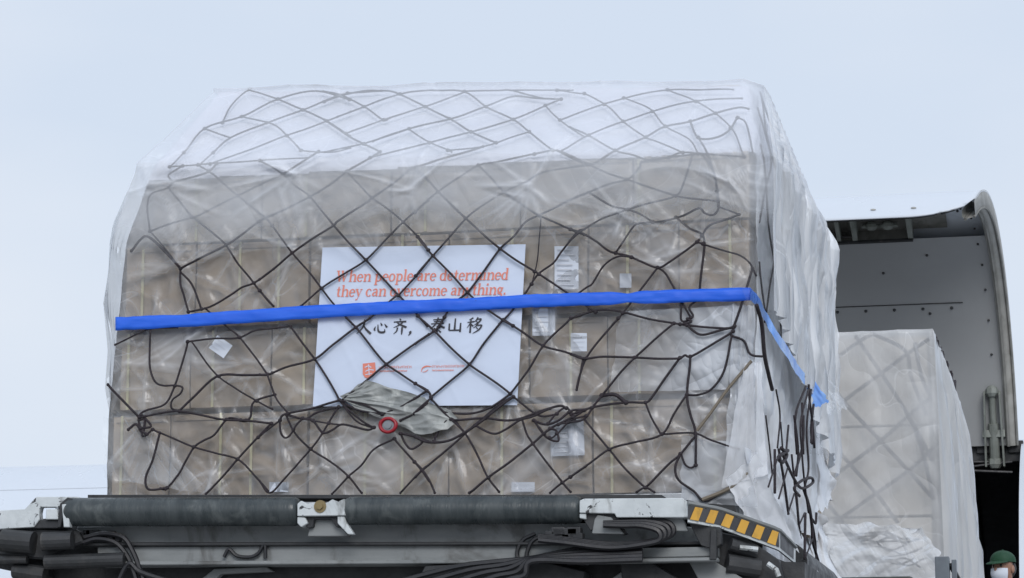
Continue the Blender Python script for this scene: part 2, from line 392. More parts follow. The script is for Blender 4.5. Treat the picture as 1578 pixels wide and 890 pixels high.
# door frame: jambs round the opening
mb = MB()
for x in (X_OP0, X_OP1):
    V = []
    for a in lo:
        for r in (FR, FR - .14):
            y, z = fus(a, r); V += [(x, y, z), (x + (.02 if x == X_OP1 else -.02), y, z)]
    F = [(4 * i, 4 * i + 4, 4 * i + 6, 4 * i + 2) for i in range(24)] + [(4 * i + 1, 4 * i + 5, 4 * i + 7, 4 * i + 3) for i in range(24)]
    mb.add(V, F)
mb.build('door_jamb', M['primer'], air)
mb = MB()
y1, z1 = fus(HA, FR + .01); y2, z2 = fus(HA, FR - .2)
mb.box((X_OP0, y1 - .05, z1 - .22), (X_OP1, y1 + .22, z1 - .04), .01)
for i in range(13):
    x = X_OP0 + .2 + i * .33; mb.box((x, y1 - .09, z1 - .13), (x + .16, y1 + .04, z1 + .0), .01)
mb.build('hinge_beam', M['dark'], air)
mb = MB()
for k in range(3):
    mb.tube(catmull([(X_OP0 + .2 + t * 1.0, y1 - .1 - .02 * k, z1 - .22 - .05 * k + .04 * math.sin(t * 3.1 + k * 2)) for t in range(5)]), .016)
mb.each('cable', M['hose'], air)
mb = MB()
for x in np.arange(X_OP0 - 4, X_OP1 + 4.6, .55):     # ring frames inside the hold
    mb.tube([(x, *fus(a, FR - .17)) for a in np.linspace(HA + .05, D2R(200), 24)], .035, 4)
mb.each('ring_frame', M['dark2'], air)
# lap joints on the skin
mb = MB()
for a in (D2R(58), D2R(100), D2R(35)):
    y, z = fus(a, FR + .002)
    for x0, x1 in ((-21, X_OP0 - .15), (X_OP1 + .15, 24)): mb.cyl((x0, y, z), (x1, y, z), .0035, 4)
mb.each('lap_joint', M['flap_grey'], air)

# door: curved panel hinged along its lower edge
prof = catmull([Vector((o_, u_, 0)) for o_, u_ in ((0, 0), (.32, .92), (.82, 1.66), (1.42, 2.1), (1.95, 2.27), (2.35, 2.24), (2.62, 2.08), (2.79, 1.915))], 5)
NP = len(prof)
def dpt(i, depth):            # profile sample i, depth inside the skin
    p = prof[i]; t = (prof[min(i + 1, NP - 1)] - prof[max(i - 1, 0)]).normalized(); nrm = Vector((t.y, -t.x, 0))
    q = p + nrm * depth; return FY - q.x, HZ + q.y
def dxr(i): return X_OP1 - .03 - .33 * (i / (NP - 1)) ** 1.6
def dxl(i): return X_OP0 + .05 + .10 * (i / (NP - 1))
def dlen(x, i):               # rounded free corners of the door
    return i
def strip(depth, i0, i1, nx, inset=0.0, corner=True):
    V = []; F = []
    rows = i1 - i0 + 1
    for j in range(rows):
        i = i0 + j
        for k in range(nx):
            t = k / (nx - 1); x = lerp(dxl(i) + inset, dxr(i) - inset, t)
            # the free edge is cut back near the ends (rounded corner)
            d_end = min(x - dxl(i), dxr(i) - x); R = .62
            cut = 0.0
            if corner and d_end < R: cut = (R - math.sqrt(max(0, R * R - (R - d_end) ** 2))) / R * 6.0
            ii = i0 + (i1 - i0) * (j / (rows - 1)); ii = min(ii, NP - 1 - cut) if corner else ii
            a = int(math.floor(ii)); fr_ = ii - a; a2 = min(a + 1, NP - 1)
            y1_, z1_ = dpt(a, depth); y2_, z2_ = dpt(a2, depth)
            V.append((x, lerp(y1_, y2_, fr_), lerp(z1_, z2_, fr_)))
    for j in range(rows - 1):
        for k in range(nx - 1): F.append((j * nx + k, j * nx + k + 1, (j + 1) * nx + k + 1, (j + 1) * nx + k))
    return V, F
door = empty('cargo_door', (X_OP0, FY, HZ), 'raised curved cargo door, grey lining inside, hinged over the dark opening', 'door')
door.parent = None
door = None
V, F = strip(0.0, 0, NP - 1, 60)
dskin = mesh_obj('cargo_door', V, F, M['fuse'], air, True)
for o_ in list(bpy.data.objects):
    if o_.type == 'EMPTY' and o_.name.startswith('cargo_door'): bpy.data.objects.remove(o_)
dskin.name = 'cargo_door'; tag(dskin, 'raised curved cargo door with a plain grey inner lining')
sol = dskin.modifiers.new('thick', 'SOLIDIFY'); sol.thickness = .012; sol.offset = 0
def dchild(o, name=None): return o
LIN = 15
V, F = strip(.16, 0, LIN, 30, .10, False)
lin = mesh_obj('door_lining', V, F, M['lining'], air, True)
# lip recess: side wall between skin and lining, shelves and latch boxes
def on_door(x, ii, depth):
    ii = max(0, min(NP - 1.001, ii)); a = int(ii); fr_ = ii - a
    y1_, z1_ = dpt(a, depth); y2_, z2_ = dpt(min(a + 1, NP - 1), depth)
    return Vector((x, lerp(y1_, y2_, fr_), lerp(z1_, z2_, fr_)))
mb = MB()
xa, xb = dxl(NP - 1) + .5, dxr(NP - 1) - .62
mb.add([on_door(xa, LIN, .17), on_door(xb, LIN, .17), on_door(xb, LIN, .02), on_door(xa, LIN, .02)], [(0, 1, 2, 3)])
V = []; nn = 10
for i in range(nn):
    ii = lerp(LIN, NP - 5, i / (nn - 1)); V += [on_door(xa, ii, .03), on_door(xb + .35, ii, .03)]
mb.add(V, [(2 * i, 2 * i + 1, 2 * i + 3, 2 * i + 2) for i in range(nn - 1)])
mb.build('latch_recess', M['primer_dk'], air)
mb = MB()
for x, w in ((xb - .05, .05), (xb - .62, .05), (xb - .78, .04), (xb - 1.9, .05), (xb - 2.1, .04), (xb - 3, .05)):
    P = [on_door(x, LIN, .17), on_door(x, LIN + 4, .15), on_door(x, LIN + 5, .01), on_door(x, LIN, .01)]
    mb.add(P + [p + Vector((w, 0, 0)) for p in P], [(0, 1, 2, 3), (4, 5, 6, 7), (0, 1, 5, 4), (1, 2, 6, 5), (3, 0, 4, 7)])
for x in (xb - .42, xb - .25, xb - 1.4, xb - 2.6):
    c = on_door(x, LIN + 1.2, .08); mb.ball(c, .05, 8, (1.3, 1, 1)); mb.cyl(c - Vector((.1, 0, 0)), c + Vector((.1, 0, 0)), .02, 8)
mb.build('latch', M['primer'], air)
mb = MB()
P = [on_door(x, LIN, .175) for x in np.linspace(xa, xb, 12)]
mb.tube(P, .022, 6); P = [on_door(x, LIN + .6, .15) for x in np.linspace(xa, xb - .6, 12)]; mb.tube(P, .012, 6)
mb.each('latch_shaft', M['dark2'], air)
# dark seal along free lip
V, F = strip(.012, NP - 2, NP - 1, 60)
seal = mesh_obj('lip_seal', V, F, M['dark2'], air, True); s_ = seal.modifiers.new('t', 'SOLIDIFY'); s_.thickness = .02; s_.offset = 0
# end rims
for side in (0, 1):
    V = []; F = []
    N2 = NP - 5
    for i in range(N2):
        x = dxr(i) if side else dxl(i); sg = -1 if side else 1
        for (dx, dep) in ((0, -.012), (0, .17), (sg * .10, .19), (sg * .13, .165), (sg * .13, .10)):
            y, z = dpt(i, dep); V.append((x + dx, y, z))
    for i in range(N2 - 1):
        for k in range(4): F.append((i * 5 + k, i * 5 + k + 1, (i + 1) * 5 + k + 1, (i + 1) * 5 + k))
    rim = mesh_obj('door_rim', V, F, M['rim'], air, True)
    mb = MB(); mb.tube([(V[i * 5 + 2][0], V[i * 5 + 2][1] - .01, V[i * 5 + 2][2] - .005) for i in range(N2)], .018, 6)
    mb.tube([(V[i * 5][0] - .01, V[i * 5 + 1][1] - .01, V[i * 5 + 1][2]) for i in range(N2)], .014, 6)
    mb.build('rim_seal', M['primer_dk'], air)
# lining seam and fasteners
mb = MB()
SI = 8.7
mb.tube([on_door(x, SI, .166) for x in np.linspace(xa - .3, xb + .45, 20)], .005, 4)
for x in np.arange(xa, xb + .4, .30):
    mb.ball(on_door(x, SI - .35, .166), .018, 6, (1, .6, 1))
for px_, ii in ((xb - .9, 12.3), (xb - .35, 11.4), (xb + .12, 13), (xb - 1.5, 11.6), (xb - .3, 4.5), (xb + .1, 8)): mb.ball(on_door(px_, ii, .166), .016, 6)
for ii in np.arange(3, NP - 8, 2.2): mb.ball(on_door(dxr(int(ii)) - .22, ii, .166), .014, 6)
mb.each('fastener', M['dark2'], air)
mb = MB()
for x in (xb + .1, xb - .3, xb - .85, xb - 1.7, xb - 2.3): mb.ball(on_door(x, NP - 4, -.014), .018, 8, (1.6, .5, .6))
mb.each('skin_rivet', M['rim'], air)
# actuator
ax_ = at(1530, 650, FY - .35).x
a0 = Vector((ax_, FY - .10, HZ - .22)); a1 = on_door(ax_, 3, .20)
act = MB(); act.cyl(a0, a0.lerp(a1, .55), .055, 12); act.cyl(a0.lerp(a1, .55), a1, .035, 12)
dirv = (a1 - a0).normalized()
for s in (-1, 1):
    P = [a0 + Vector((s * .085, -.05, -.05)), a0 + Vector((s * .085, .07, -.05)), a1 + Vector((s * .07, .05, .02)), a1 + Vector((s * .07, -.05, -.04))]
    act.add(P + [p + Vector((s * .02, 0, 0)) for p in P], [(0, 1, 2, 3), (4, 5, 6, 7), (0, 1, 5, 4), (1, 2, 6, 5), (2, 3, 7, 6), (3, 0, 4, 7)])
act.ball(a1, .07); act.ball(a0, .08); act.box(a0.lerp(a1, .4) - Vector((.12, .04, .04)), a0.lerp(a1, .4) + Vector((.12, .04, .04)), .01)
act.build('door_actuator', M['primer'], air)

# ------------------------------------------------------------------ cargo loader carrying the first load
LY = -.36
loader = empty('cargo_loader', (at(600, 800, 0).x, 1.5, 0), 'scissor lift cargo loader with black rollers and chipped white side rail under the big load', 'cargo loader')
XL0, XR0 = at(20, 800, 0).x, at(1180, 800, 0).x
ZD = Z0 - .05
mb = MB(); mb.box((XL0 + .1, -.03, ZD - .05), (XR0 - .14, 3.5, ZD - .01), .0)
for k in range(12): mb.cyl((XL0 + .3, .1 + .28 * k, ZD - .015), (XR0 - .35, .1 + .28 * k, ZD - .015), .03, 10)
mb.build('deck', M['dark2'], loader)
mb = MB(); mb.prism([(118, 811), (900, 806), (1080, 812), (1080, 838), (600, 836), (118, 838)], LY + .12, .10); mb.build('upper_beam', M['grey_paint'], loader)
mb = MB(); mb.prism([(100, 835), (1100, 834), (1100, 839), (100, 841)], LY + .06, .10); mb.build('beam_gap', M['dark'], loader)
mb = MB(); mb.prism([(150, 842), (900, 838), (900, 868), (150, 872)], LY + .09, .12); mb.prism([(880, 846), (1105, 842), (1105, 857), (880, 862)], LY + .03, .1)
mb.each('lower_beam', M['grey_paint'], loader)
mb = MB(); mb.prism([(150, 865), (900, 861), (900, 867), (150, 871)], LY + .04, .06); mb.prism([(870, 862), (1105, 858), (1105, 864), (870, 868)], LY - .01, .08); mb.build('beam_flange', M['grey_paint'], loader)
mb = MB(); mb.prism([(28, 838), (160, 838), (1240, 866), (1240, 1010), (40, 1010), (18, 880)], LY + .24, 3.4, 0)
mb.build('lower_frame', M['dark'], loader)
# cables stuck to the beam, weld scraps
mb = MB()
mb.tube(catmull([at(x, y, LY + .07) for x, y in ((345, 858), (353, 846), (365, 856), (385, 858), (398, 852), (408, 838), (409, 860))]), .009)
mb.tube(catmull([at(x, y, LY + .07) for x, y in ((800, 868), (797, 850), (806, 832), (825, 822))]), .010)
mb.tube(catmull([at(x, y, LY + .06) for x, y in ((813, 868), (812, 852), (822, 832), (845, 824))]), .010)
mb.tube(catmull([at(x, y, LY + .04) for x, y in ((130, 828), (160, 822), (190, 828), (205, 850), (215, 875), (222, 895))]), .012)
mb.tube(catmull([at(x, y, LY + .04) for x, y in ((128, 836), (150, 830), (178, 836), (196, 856), (206, 880), (212, 900))]), .012)
mb.tube(catmull([at(x, y, LY + .02) for x, y in ((180, 900), (198, 868), (215, 880), (250, 892), (300, 905))]), .012)
for k in range(4):
    mb.tube(catmull([at(x, y + 2 * k, LY - .03 - .02 * k) for x, y in ((830, 826), (870, 830), (940, 838), (1000, 834 - k), (1035 - 6 * k, 824), (1034 - 7 * k, 808 + k), (1010 - 8 * k, 801 + k), (960, 801 + k), (930, 803))]), .013)
for k in range(5):
    mb.tube(catmull([at(x, y + 5 * k, LY - .02 - .02 * k) for x, y in ((600 + 30 * k, 900), (700 + 20 * k, 874), (760 + 12 * k, 866), (820, 860 - 4 * k), (900, 845), (990, 842))]), .014)
mb.each('hydraulic_hose', M['hose'], loader)
mb = MB()
rr_ = random.Random(4)
for k in range(9):
    x = 125 + rr_.random() * 60; y = 820 + rr_.random() * 14; c = at(x, y, LY + .08); mb.box(c - Vector((.018, .02, .012)), c + Vector((.02, .02, .016)), .004)
for k in range(9):
    x = 832 + rr_.random() * 60; y = 818 + rr_.random() * 12; c = at(x, y, LY + .0); mb.box(c - Vector((.03, .03, .018)), c + Vector((.035, .03, .02)), .006)
mb.prism([(640, 900), (655, 872), (760, 866), (850, 868), (900, 880), (900, 900)], LY + .02, .2)
mb.prism([(955, 866), (1000, 864), (1060, 900), (960, 900)], LY + .1, .1)
mb.each('valve_block', M['dark'], loader)
mb = MB()
mb.prism([(930, 900), (975, 868), (1005, 868), (965, 900)], LY + .12, .06); mb.prism([(1080, 900), (1062, 866), (1100, 864), (1160, 900)], LY + .1, .06)
mb.prism([(300, 900), (330, 876), (410, 873), (420, 880), (340, 884), (325, 900)], LY + .16, .05)
mb.each('brace', M['grey_paint'], loader)
# rollers
def roller(x0, x1, yc0, yc1, r):
    a = at(x0, yc0, LY); b = at(x1, yc1, LY)
    mb = MB(); n = 40; V = []; F = []; L = 60
    for i in range(L):
        t = i / (L - 1); p = a.lerp(b, t); ee = min(t, 1 - t) * (b - a).length; rr = r * (.86 + .14 * min(1, ee / .02)) * (1 + .006 * math.sin(t * 37) + .004 * nz(t * 9, 1))
        for k in range(n):
            q = 2 * math.pi * k / n; V.append(p + Vector((0, math.cos(q) * rr, math.sin(q) * rr)))
    for i in range(L - 1):
        for k in range(n): F.append((i * n + k, i * n + (k + 1) % n, (i + 1) * n + (k + 1) % n, (i + 1) * n + k))
    F += [tuple(range(n)), tuple(range((L - 1) * n, L * n))]
    mb.add(V, F); o = mb.build('bumper_roller', M['rubber'], loader, True)
    mb = MB(); mb.cyl(a - Vector((.06, 0, 0)), b + Vector((.06, 0, 0)), .02, 12); mb.build('axle', M['metal'], o)
    return o
RR = (at(300, 765, LY).z - at(300, 810, LY).z) / 2
roller(104, 461, 789, 788, RR * .99); roller(534, 895, 787, 785, RR * .95)
mb = MB(); mb.prism([(135, 762), (1020, 762), (1020, 768), (135, 768)], LY + .07, .16, .002); mb.build('deck_edge', M['dark'], loader)
# left end plate
mb = MB()
mb.prism([(-60, 789), (0, 786), (38, 784), (56, 765), (120, 765), (128, 772), (106, 782), (92, 784), (86, 781), (62, 781), (60, 790), (61, 800), (52, 812), (0, 815), (-60, 818)], LY - .02, .05, .003)
mb.prism([(71, 784), (88, 784), (90, 800), (70, 800)], LY - .03, .04, .003)
mb.prism([(95, 777), (105, 776), (107, 812), (98, 812)], LY - .06, .04, .003)
mb.each('end_plate', M['white_paint'], loader)
mb = MB()
mb.prism([(92, 776), (104, 766), (112, 768), (108, 776), (99, 784), (93, 812), (88, 812)], LY - .04, .03, .002)
mb.prism([(55, 801), (98, 801), (100, 814), (50, 814)], LY - .01, .1)
mb.prism([(-60, 818), (60, 813), (118, 815), (128, 835), (70, 862), (20, 858), (-60, 850)], LY + .02, .3, .01)
mb.prism([(-60, 845), (10, 862), (60, 856), (70, 890), (-20, 872)], LY + .1, .3, .01)
mb.each('end_casting', M['dark'], loader)
mb = MB()
mb.cyl(at(4, 832, LY - .02), at(52, 836, LY - .02), .055, 16); mb.cyl(at(66, 834, LY - .03), at(112, 832, LY - .02), .045, 16)
mb.cyl(at(-60, 862, LY + .0), at(42, 862, LY + .0), .02, 12); mb.cyl(at(70, 866, LY + .0), at(192, 862, LY + .02), .035, 14)
mb.cyl(at(22, 878, LY + .05), at(70, 885, LY + .05), .04, 12)
mb.each('hydraulic_cylinder', M['dark2'], loader)
# middle bracket
mb = MB()
mb.prism([(458, 776), (464, 771), (472, 776), (484, 774), (503, 775), (512, 769), (520, 773), (531, 768), (533, 794), (458, 795)], LY - .06, .08, .003)
mb.prism([(458, 796), (470, 797), (474, 806), (464, 812), (458, 806)], LY - .05, .05, .003)
mb.prism([(520, 795), (531, 795), (534, 806), (545, 823), (536, 823), (520, 806)], LY - .05, .04, .003)
brk = mb.build('roller_bracket', M['white_paint'], loader)
mb = MB(); mb.prism([(468, 796), (520, 796), (520, 800), (524, 806), (530, 812), (518, 812), (510, 800), (484, 800), (482, 812), (474, 814), (468, 806)], LY - .03, .04, .003); mb.build('bracket_clamp', M['dark'], brk)
mb = MB(); mb.prism([(480, 799), (516, 799), (538, 826), (474, 826)], LY + .0, .04, .003); mb.build('bracket_foot', M['grey_paint'], brk)
mb = MB(); c = at(493, 780, LY - .065); mb.cyl(c, c + Vector((0, .03, 0)), .03, 14); mb.cyl(c - Vector((0, .012, 0)), c, .016, 6); mb.build('bolt', M['bolt'], brk)
# right rail
mb = MB()
mb.prism([(893, 771), (900, 768), (1052, 767), (1058, 773), (1066, 779), (1068, 796), (1052, 797), (950, 797), (947, 791), (893, 790)], LY - .07, .10, .003)
mb.prism([(893, 791), (903, 791), (903, 800), (893, 798)], LY - .06, .05, .003)
rl = mb.build('side_rail', M['white_paint'], loader)
mb = MB(); mb.prism([(903, 791), (947, 791), (950, 797), (966, 822), (958, 824), (945, 800), (925, 798), (920, 810), (910, 818), (900, 802)], LY - .04, .04, .003); mb.build('rail_clamp', M['dark'], rl)
mb = MB(); mb.prism([(916, 800), (921, 793), (942, 797), (962, 823), (912, 822)], LY - .055, .03, .003); mb.prism([(1022, 797), (1052, 797), (1060, 818), (1035, 818)], LY - .02, .04, .003)
mb.each('rail_foot', M['grey_paint'], rl)
# hazard striped fairing: runs back and down round the corner
def fpt(u, v, out=0.0):   # u along, v 0 top 1 bottom
    xs = [1060, 1200, 1226]; tops = [776, 823, 848]; bots = [812, 858, 884]; ys = [LY - .08, LY + .22, LY + .50]
    x = float(np.interp(u, [0, .86, 1], xs)); yt = float(np.interp(u, [0, .3, .86, 1], [775, 784, 816, 843])); yb = float(np.interp(u, [0, .3, .86, 1], [804, 813, 847, 868])); Y = float(np.interp(u, [0, .86, 1], ys))
    return at(x, lerp(yt, yb, v), Y - out)
def fgrid(u0, u1, v0, v1, out, nu=14, shear=0.0, name='x', mat=None, par=None, thick=0.0):
    V = [fpt(lerp(u0, u1, i / nu) + shear * (1 - v), lerp(v0, v1, v), out) for i in range(nu + 1) for v in (0, 1)]
    F = [(2 * i, 2 * i + 2, 2 * i + 3, 2 * i + 1) for i in range(nu)]
    if thick:
        b = len(V); V += [q + Vector((-.01, thick, 0)) for q in V]; F += [tuple(b + q for q in f)[::-1] for f in F]
        F += [(2 * i, b + 2 * i, b + 2 * i + 2, 2 * i + 2) for i in range(nu)] + [(2 * i + 1, 2 * i + 3, b + 2 * i + 3, b + 2 * i + 1) for i in range(nu)]
        F += [(0, 1, b + 1, b), (2 * nu, b + 2 * nu, b + 2 * nu + 1, 2 * nu + 1)]
    return mesh_obj(name, V, F, mat, par, False)
fair = fgrid(0, 1, 0, 1, 0, 30, 0, 'corner_fairing', M['white_paint'], loader, .05)
fgrid(.0, .985, .12, .84, .004, 30, 0, 'hazard_panel', M['haz_black'], fair)
Vy = []; Fy = []
for k in range(6):
    u = .02 + k * .146; b = len(Vy)
    Vy += [fpt(u + .050, .12, .008), fpt(min(.86, u + .125), .12, .008), fpt(u + .080, .84, .008), fpt(max(0.003, u), .84, .008)]
    Fy.append((b, b + 1, b + 2, b + 3))
mesh_obj('hazard_stripe', Vy, Fy, M['yellow'], fair)
mb = MB(); mb.tube([fpt(u, -.02, .005) for u in np.linspace(0, 1, 16)], .010, 6); mb.build('fairing_edge', M['grey_paint'], fair)
mb = MB()
mb.prism([(1062, 806), (1110, 812), (1112, 838), (1098, 846), (1080, 840)], LY + .0, .06, .003)
mb.prism([(1095, 815), (1104, 815), (1104, 862), (1093, 862)], LY - .02, .05, .003)
mb.prism([(1160, 846), (1212, 866), (1214, 878), (1180, 882), (1165, 872)], LY + .32, .05, .003)
mb.each('fairing_bracket', M['dark2'], loader)
mb = MB()
mb.prism([(1104, 818), (1150, 828), (1200, 862), (1210, 900), (1104, 900)], LY + .16, .2, .005)
mb.cyl(at(1125, 838, LY + .1), at(1165, 852, LY + .16), .03, 12); mb.cyl(at(1120, 868, LY + .1), at(1170, 876, LY + .16), .045, 12)
mb.each('drive_motor', M['dark'], loader)
mb = MB(); c = at(1183, 868, LY + .1); mb.tube([c, c + Vector((.04, 0, -.03)), c + Vector((.05, 0, -.06))], .012); mb.tube([at(1140, 843, LY + .08), at(1168, 846, LY + .1)], .012); mb.each('fitting', M['white_paint'], loader)
mb = MB(); mb.cyl(at(1210, 868, .5), at(1262, 905, 1.5), .11, 20); mb.build('lift_cylinder', M['dark2'], loader)
# scissor legs, chassis and wheels (below the picture)
mb = MB()
for yy in (.3, 2.9):
    for (xa_, za_, xb_, zb_) in ((XL0 + .5, .75, XR0 - .5, ZD - .8), (XR0 - .5, .75, XL0 + .5, ZD - .8)):
        mb.cyl((xa_, yy, za_), (xb_, yy, zb_), .09, 8)
mb.each('scissor_leg', M['grey_paint'], loader)
mb = MB(); mb.box((XL0 + .1, -.1, .45), (XR0 - .1, 3.3, .8), .03); mb.build('chassis', M['grey_paint'], loader)
for xx in (XL0 + .6, XR0 - .6):
    for yy in (-.1, 3.3):
        mb = MB(); mb.cyl((xx, yy - .14, .4), (xx, yy + .14, .4), .4, 28); w_ = mb.build('wheel', M['hose'], loader)
        mb = MB(); mb.cyl((xx, yy - .16, .4), (xx, yy + .16, .4), .2, 20); mb.build('rim', M['grey_paint'], w_)
mb = MB(); B0_ = at(1360, 936, 7.0).z; xq = at(1436, 700, 7.0).x; mb.box((xq - 3.3, 3.6, B0_ - .35), (xq + .1, 10.2, B0_ - .052), .02); mb.box((XL0 + .3, 3.45, ZD - .5), (XR0 - .2, 3.75, ZD - .06), .01)
mb.build('bridge_deck', M['dark2'], loader)
mb = MB()
for sx in (xq - 3.0, xq - .2):
    for sy in (4.4, 9.4): mb.cyl((sx, sy, 0), (sx, sy, B0_ - .3), .09, 10)
mb.each('bridge_leg', M['grey_paint'], loader)
# railing post by the second load
rp = at(1452, 858, 5.2)
mb = MB(); mb.box((rp.x - .045, 5.15, 0), (rp.x + .045, 5.25, rp.z), .006); mb.box((rp.x + .06, 5.17, rp.z - .5), (rp.x + .09, 5.23, rp.z - .02), .004)
po = mb.build('railing_post', solid('bluish_steel', (.16, .19, .22), (.12, .14, .17), .5), None); tag(po, 'short blue grey steel post standing in front of the wrapped load in the doorway', 'post')
mb = MB(); mb.tube([(rp.x + .05, 5.2, rp.z - .05), (rp.x + .3, 5.6, rp.z - .55)], .018); mb.build('brace_rod', M['dark2'], po)

# ------------------------------------------------------------------ first load: pallet and cartons
xL_, xR_ = xl(Z0) - .05, xr(Z0) + .05
mb = MB(); mb.box((xL_, -.04, Z0 - .045), (xR_ - .08, DEEP + .06, Z0 - .008), .006); pb = mb.build('cargo_pallet', M['alu']); tag(pb, 'flat aluminium cargo pallet carrying the netted cartons on the loader', 'pallet')
mb = MB()
for k in range(7): mb.box((lerp(xL_, xR_, k / 8.3) + .05, -.085, Z0 - .035), (lerp(xL_, xR_, k / 8.3) + .11, -.062, Z0 - .012), .003)
mb.each('net_lock', M['metal'], pb)
def carton(x0, x1, y0, y1, z0, z1, label, straps=(), labels=(), group='cartons stacked on the pallet', mi=None, marks=False, hide=False):
    g_ = .006
    cx, cyy = (x0 + x1) / 2, (y0 + y1) / 2
    root_loc = Vector((cx, cyy, z0))
    bm = bmesh.new(); bmesh.ops.create_cube(bm, size=1)
    for v in bm.verts: v.co = Vector((v.co.x * (x1 - x0 - g_), v.co.y * (y1 - y0 - g_), v.co.z * (z1 - z0 - g_)))
    bmesh.ops.subdivide_edges(bm, edges=bm.edges[:], cuts=5, use_grid_fill=True)
    hx, hy, hz = (x1 - x0) / 2, (y1 - y0) / 2, (z1 - z0) / 2
    sd = random.random() * 50
    for v in bm.verts:
        fx, fy, fz = v.co.x / hx, v.co.y / hy, v.co.z / hz
        cr = sum(1 for q in (fx, fy, fz) if abs(q) > .93)
        d = Vector((nz(v.co.x + sd, v.co.y, v.co.z, 4), nz(v.co.x, v.co.y + sd, v.co.z, 4), nz(v.co.x, v.co.y, v.co.z + sd, 4))) * .004
        if cr >= 2: v.co *= .994
        v.co += d
    for v in bm.verts: v.co += Vector((0, 0, hz))
    me = bpy.data.meshes.new('carton'); bm.to_mesh(me); bm.free(); me.materials.append(M['card'][random.randrange(4) if mi is None else mi])
    o = bpy.data.objects.new('carton', me); COL.objects.link(o); o.location = root_loc
    tag(o, label, 'carton', group)
    def add(name, mbx, mat):
        q = mbx.build(name, mat, None); q.parent = o; q.matrix_parent_inverse = Matrix.Translation(-root_loc); return q
    yfr = y0
    for px in straps:
        c = at(px, 500, y0).x; c = min(max(c, x0 + .03), x1 - .03)
        mb = MB(); mb.box((c - .0065, yfr - .009, z0 + .004), (c + .0065, yfr - .003, z1 - .004)); mb.box((c - .0065, yfr - .009, z1 - .004), (c + .0065, y1, z1 - .002)); add('packing_strap', mb, M['strap'])
    mb = MB(); cz = (z0 + z1) / 2
    # the seam where the flaps meet and the clear tape on it
    for (qx0, qx1, rot) in labels:
        pass
    return o, add
tiers = [(Z0, Z1 - .018, [166, 262, 474, 690, 912, 1158], 'bottom tier'), (Z1 + .012, Z2, [172, 287, 412, 560, 690, 812, 933, 1158], 'second tier'),
         (Z2 + .006, Z3, [193, 300, 475, 690, 905, 1045, 1156], 'third tier'), (Z3 + .006, Z4, [234, 400, 600, 800, 975, 1160], 'fourth tier')]
straps_px = [[193, 344, 391, 565, 622, 774, 942, 1100], [200, 330, 985, 1120, 470, 880], [219, 369, 429, 620, 645, 790, 968, 1127], [300, 655, 975, 470]]
ordn = ['first', 'second', 'third', 'fourth', 'fifth', 'sixth', 'seventh', 'eighth']
papers = [(873, 412, 37, 66, 0), (838, 496, 35, 42, 0), (892, 527, 25, 28, 0), (874, 674, 52, 56, -2), (964, 432, 18, 22, 0), (340, 534, 28, 24, 35), (430, 750, 30, 15, 0), (806, 750, 36, 15, 0)]
front = {}
for ti, (za, zb, seams, tn) in enumerate(tiers):
    nS = len(seams) - 1
    for k in range(nS):
        xa_ = at(seams[k], 400 if ti > 1 else 600, 0).x; xb_ = at(seams[k + 1], 400 if ti > 1 else 600, 0).x
        if k == 0: xa_ = max(xl(za), xl(zb)) if ti == 3 else xl((za + zb) / 2) + .01
        if k == nS - 1: xb_ = xr((za + zb) / 2) - .01
        st = [s for s in straps_px[ti] if seams[k] <= s < seams[k + 1]]
        jy = .012 + random.random() * .02 + (0.03 if ti == 1 else 0)
        lab = 'tan carton, %s from the left in the %s of the netted load' % (ordn[k], tn)
        if len(st) == 2: lab = 'tan carton with two yellow straps, %s from left, %s of netted load' % (ordn[k], tn)
        if k == nS - 1: lab = 'tan carton at the right front corner of the netted load, %s' % tn
        if k == 0: lab = 'tan carton at the left front corner of the netted load, %s' % tn
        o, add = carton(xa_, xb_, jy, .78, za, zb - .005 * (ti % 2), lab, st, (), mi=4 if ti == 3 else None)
        front[(ti, k)] = (o, add, xa_, xb_, za, zb, jy)
        # tape along the top edge flap and small print
        mb = MB(); mb.box((xa_ + .02, jy - .006, zb - .035), (xb_ - .02, jy - .003, zb - .012)); add('tape_strip', mb, M['strap'] if False else M['card'][(k + 1) % 4])
for (cx, cy_, w, h, rot) in papers:
    p = at(cx, cy_, -.02); best = None
    for key, (o, add, xa_, xb_, za, zb, jy) in front.items():
        if xa_ <= p.x <= xb_ and za - .03 <= p.z <= zb + .03: best = (o, add, jy)
    if not best: continue
    a = D2R(rot); P = []
    for sx, sy in ((-1, -1), (1, -1), (1, 1), (-1, 1)):
        dx, dy = sx * w / 2, sy * h / 2; P.append(at(cx + dx * math.cos(a) - dy * math.sin(a), cy_ + dx * math.sin(a) + dy * math.cos(a), -.006))
    mb = MB(); n_ = 6; V = []
    for i in range(n_ + 1):
        for j in range(n_ + 1):
            q = (P[0].lerp(P[1], i / n_)).lerp(P[3].lerp(P[2], i / n_), j / n_); V.append(q + Vector((0, .004 * nz(q.x * 9, q.z * 9, cx), 0)))
    F = [(i * 7 + j, (i + 1) * 7 + j, (i + 1) * 7 + j + 1, i * 7 + j + 1) for i in range(n_) for j in range(n_)]
    mb.add(V, F); pl_ = best[1]('paper_label', mb, M['paper'])
    pl_['label'] = 'white paper label stuck on the carton'
    if w > 20:
        mb = MB(); rn = max(2, int(h / 8))
        for i in range(rn):
            t0, t1 = .12, .5 + .38 * random.random(); v_ = (i + .7) / (rn + .6)
            q = [(P[0].lerp(P[1], t)).lerp(P[3].lerp(P[2], t), vv) - Vector((0, .006, 0)) for t, vv in ((t0, v_), (t1, v_), (t1, v_ + .022), (t0, v_ + .022))]
            mb.add(q, [(0, 1, 2, 3)])
        q = mb.build('print', M['ink_pale'], None); q.parent = pl_; q.matrix_parent_inverse = best[0].matrix_world.inverted() if False else Matrix.Identity(4)
        q.matrix_parent_inverse = Matrix.Identity(4)
        q['__fix'] = 1
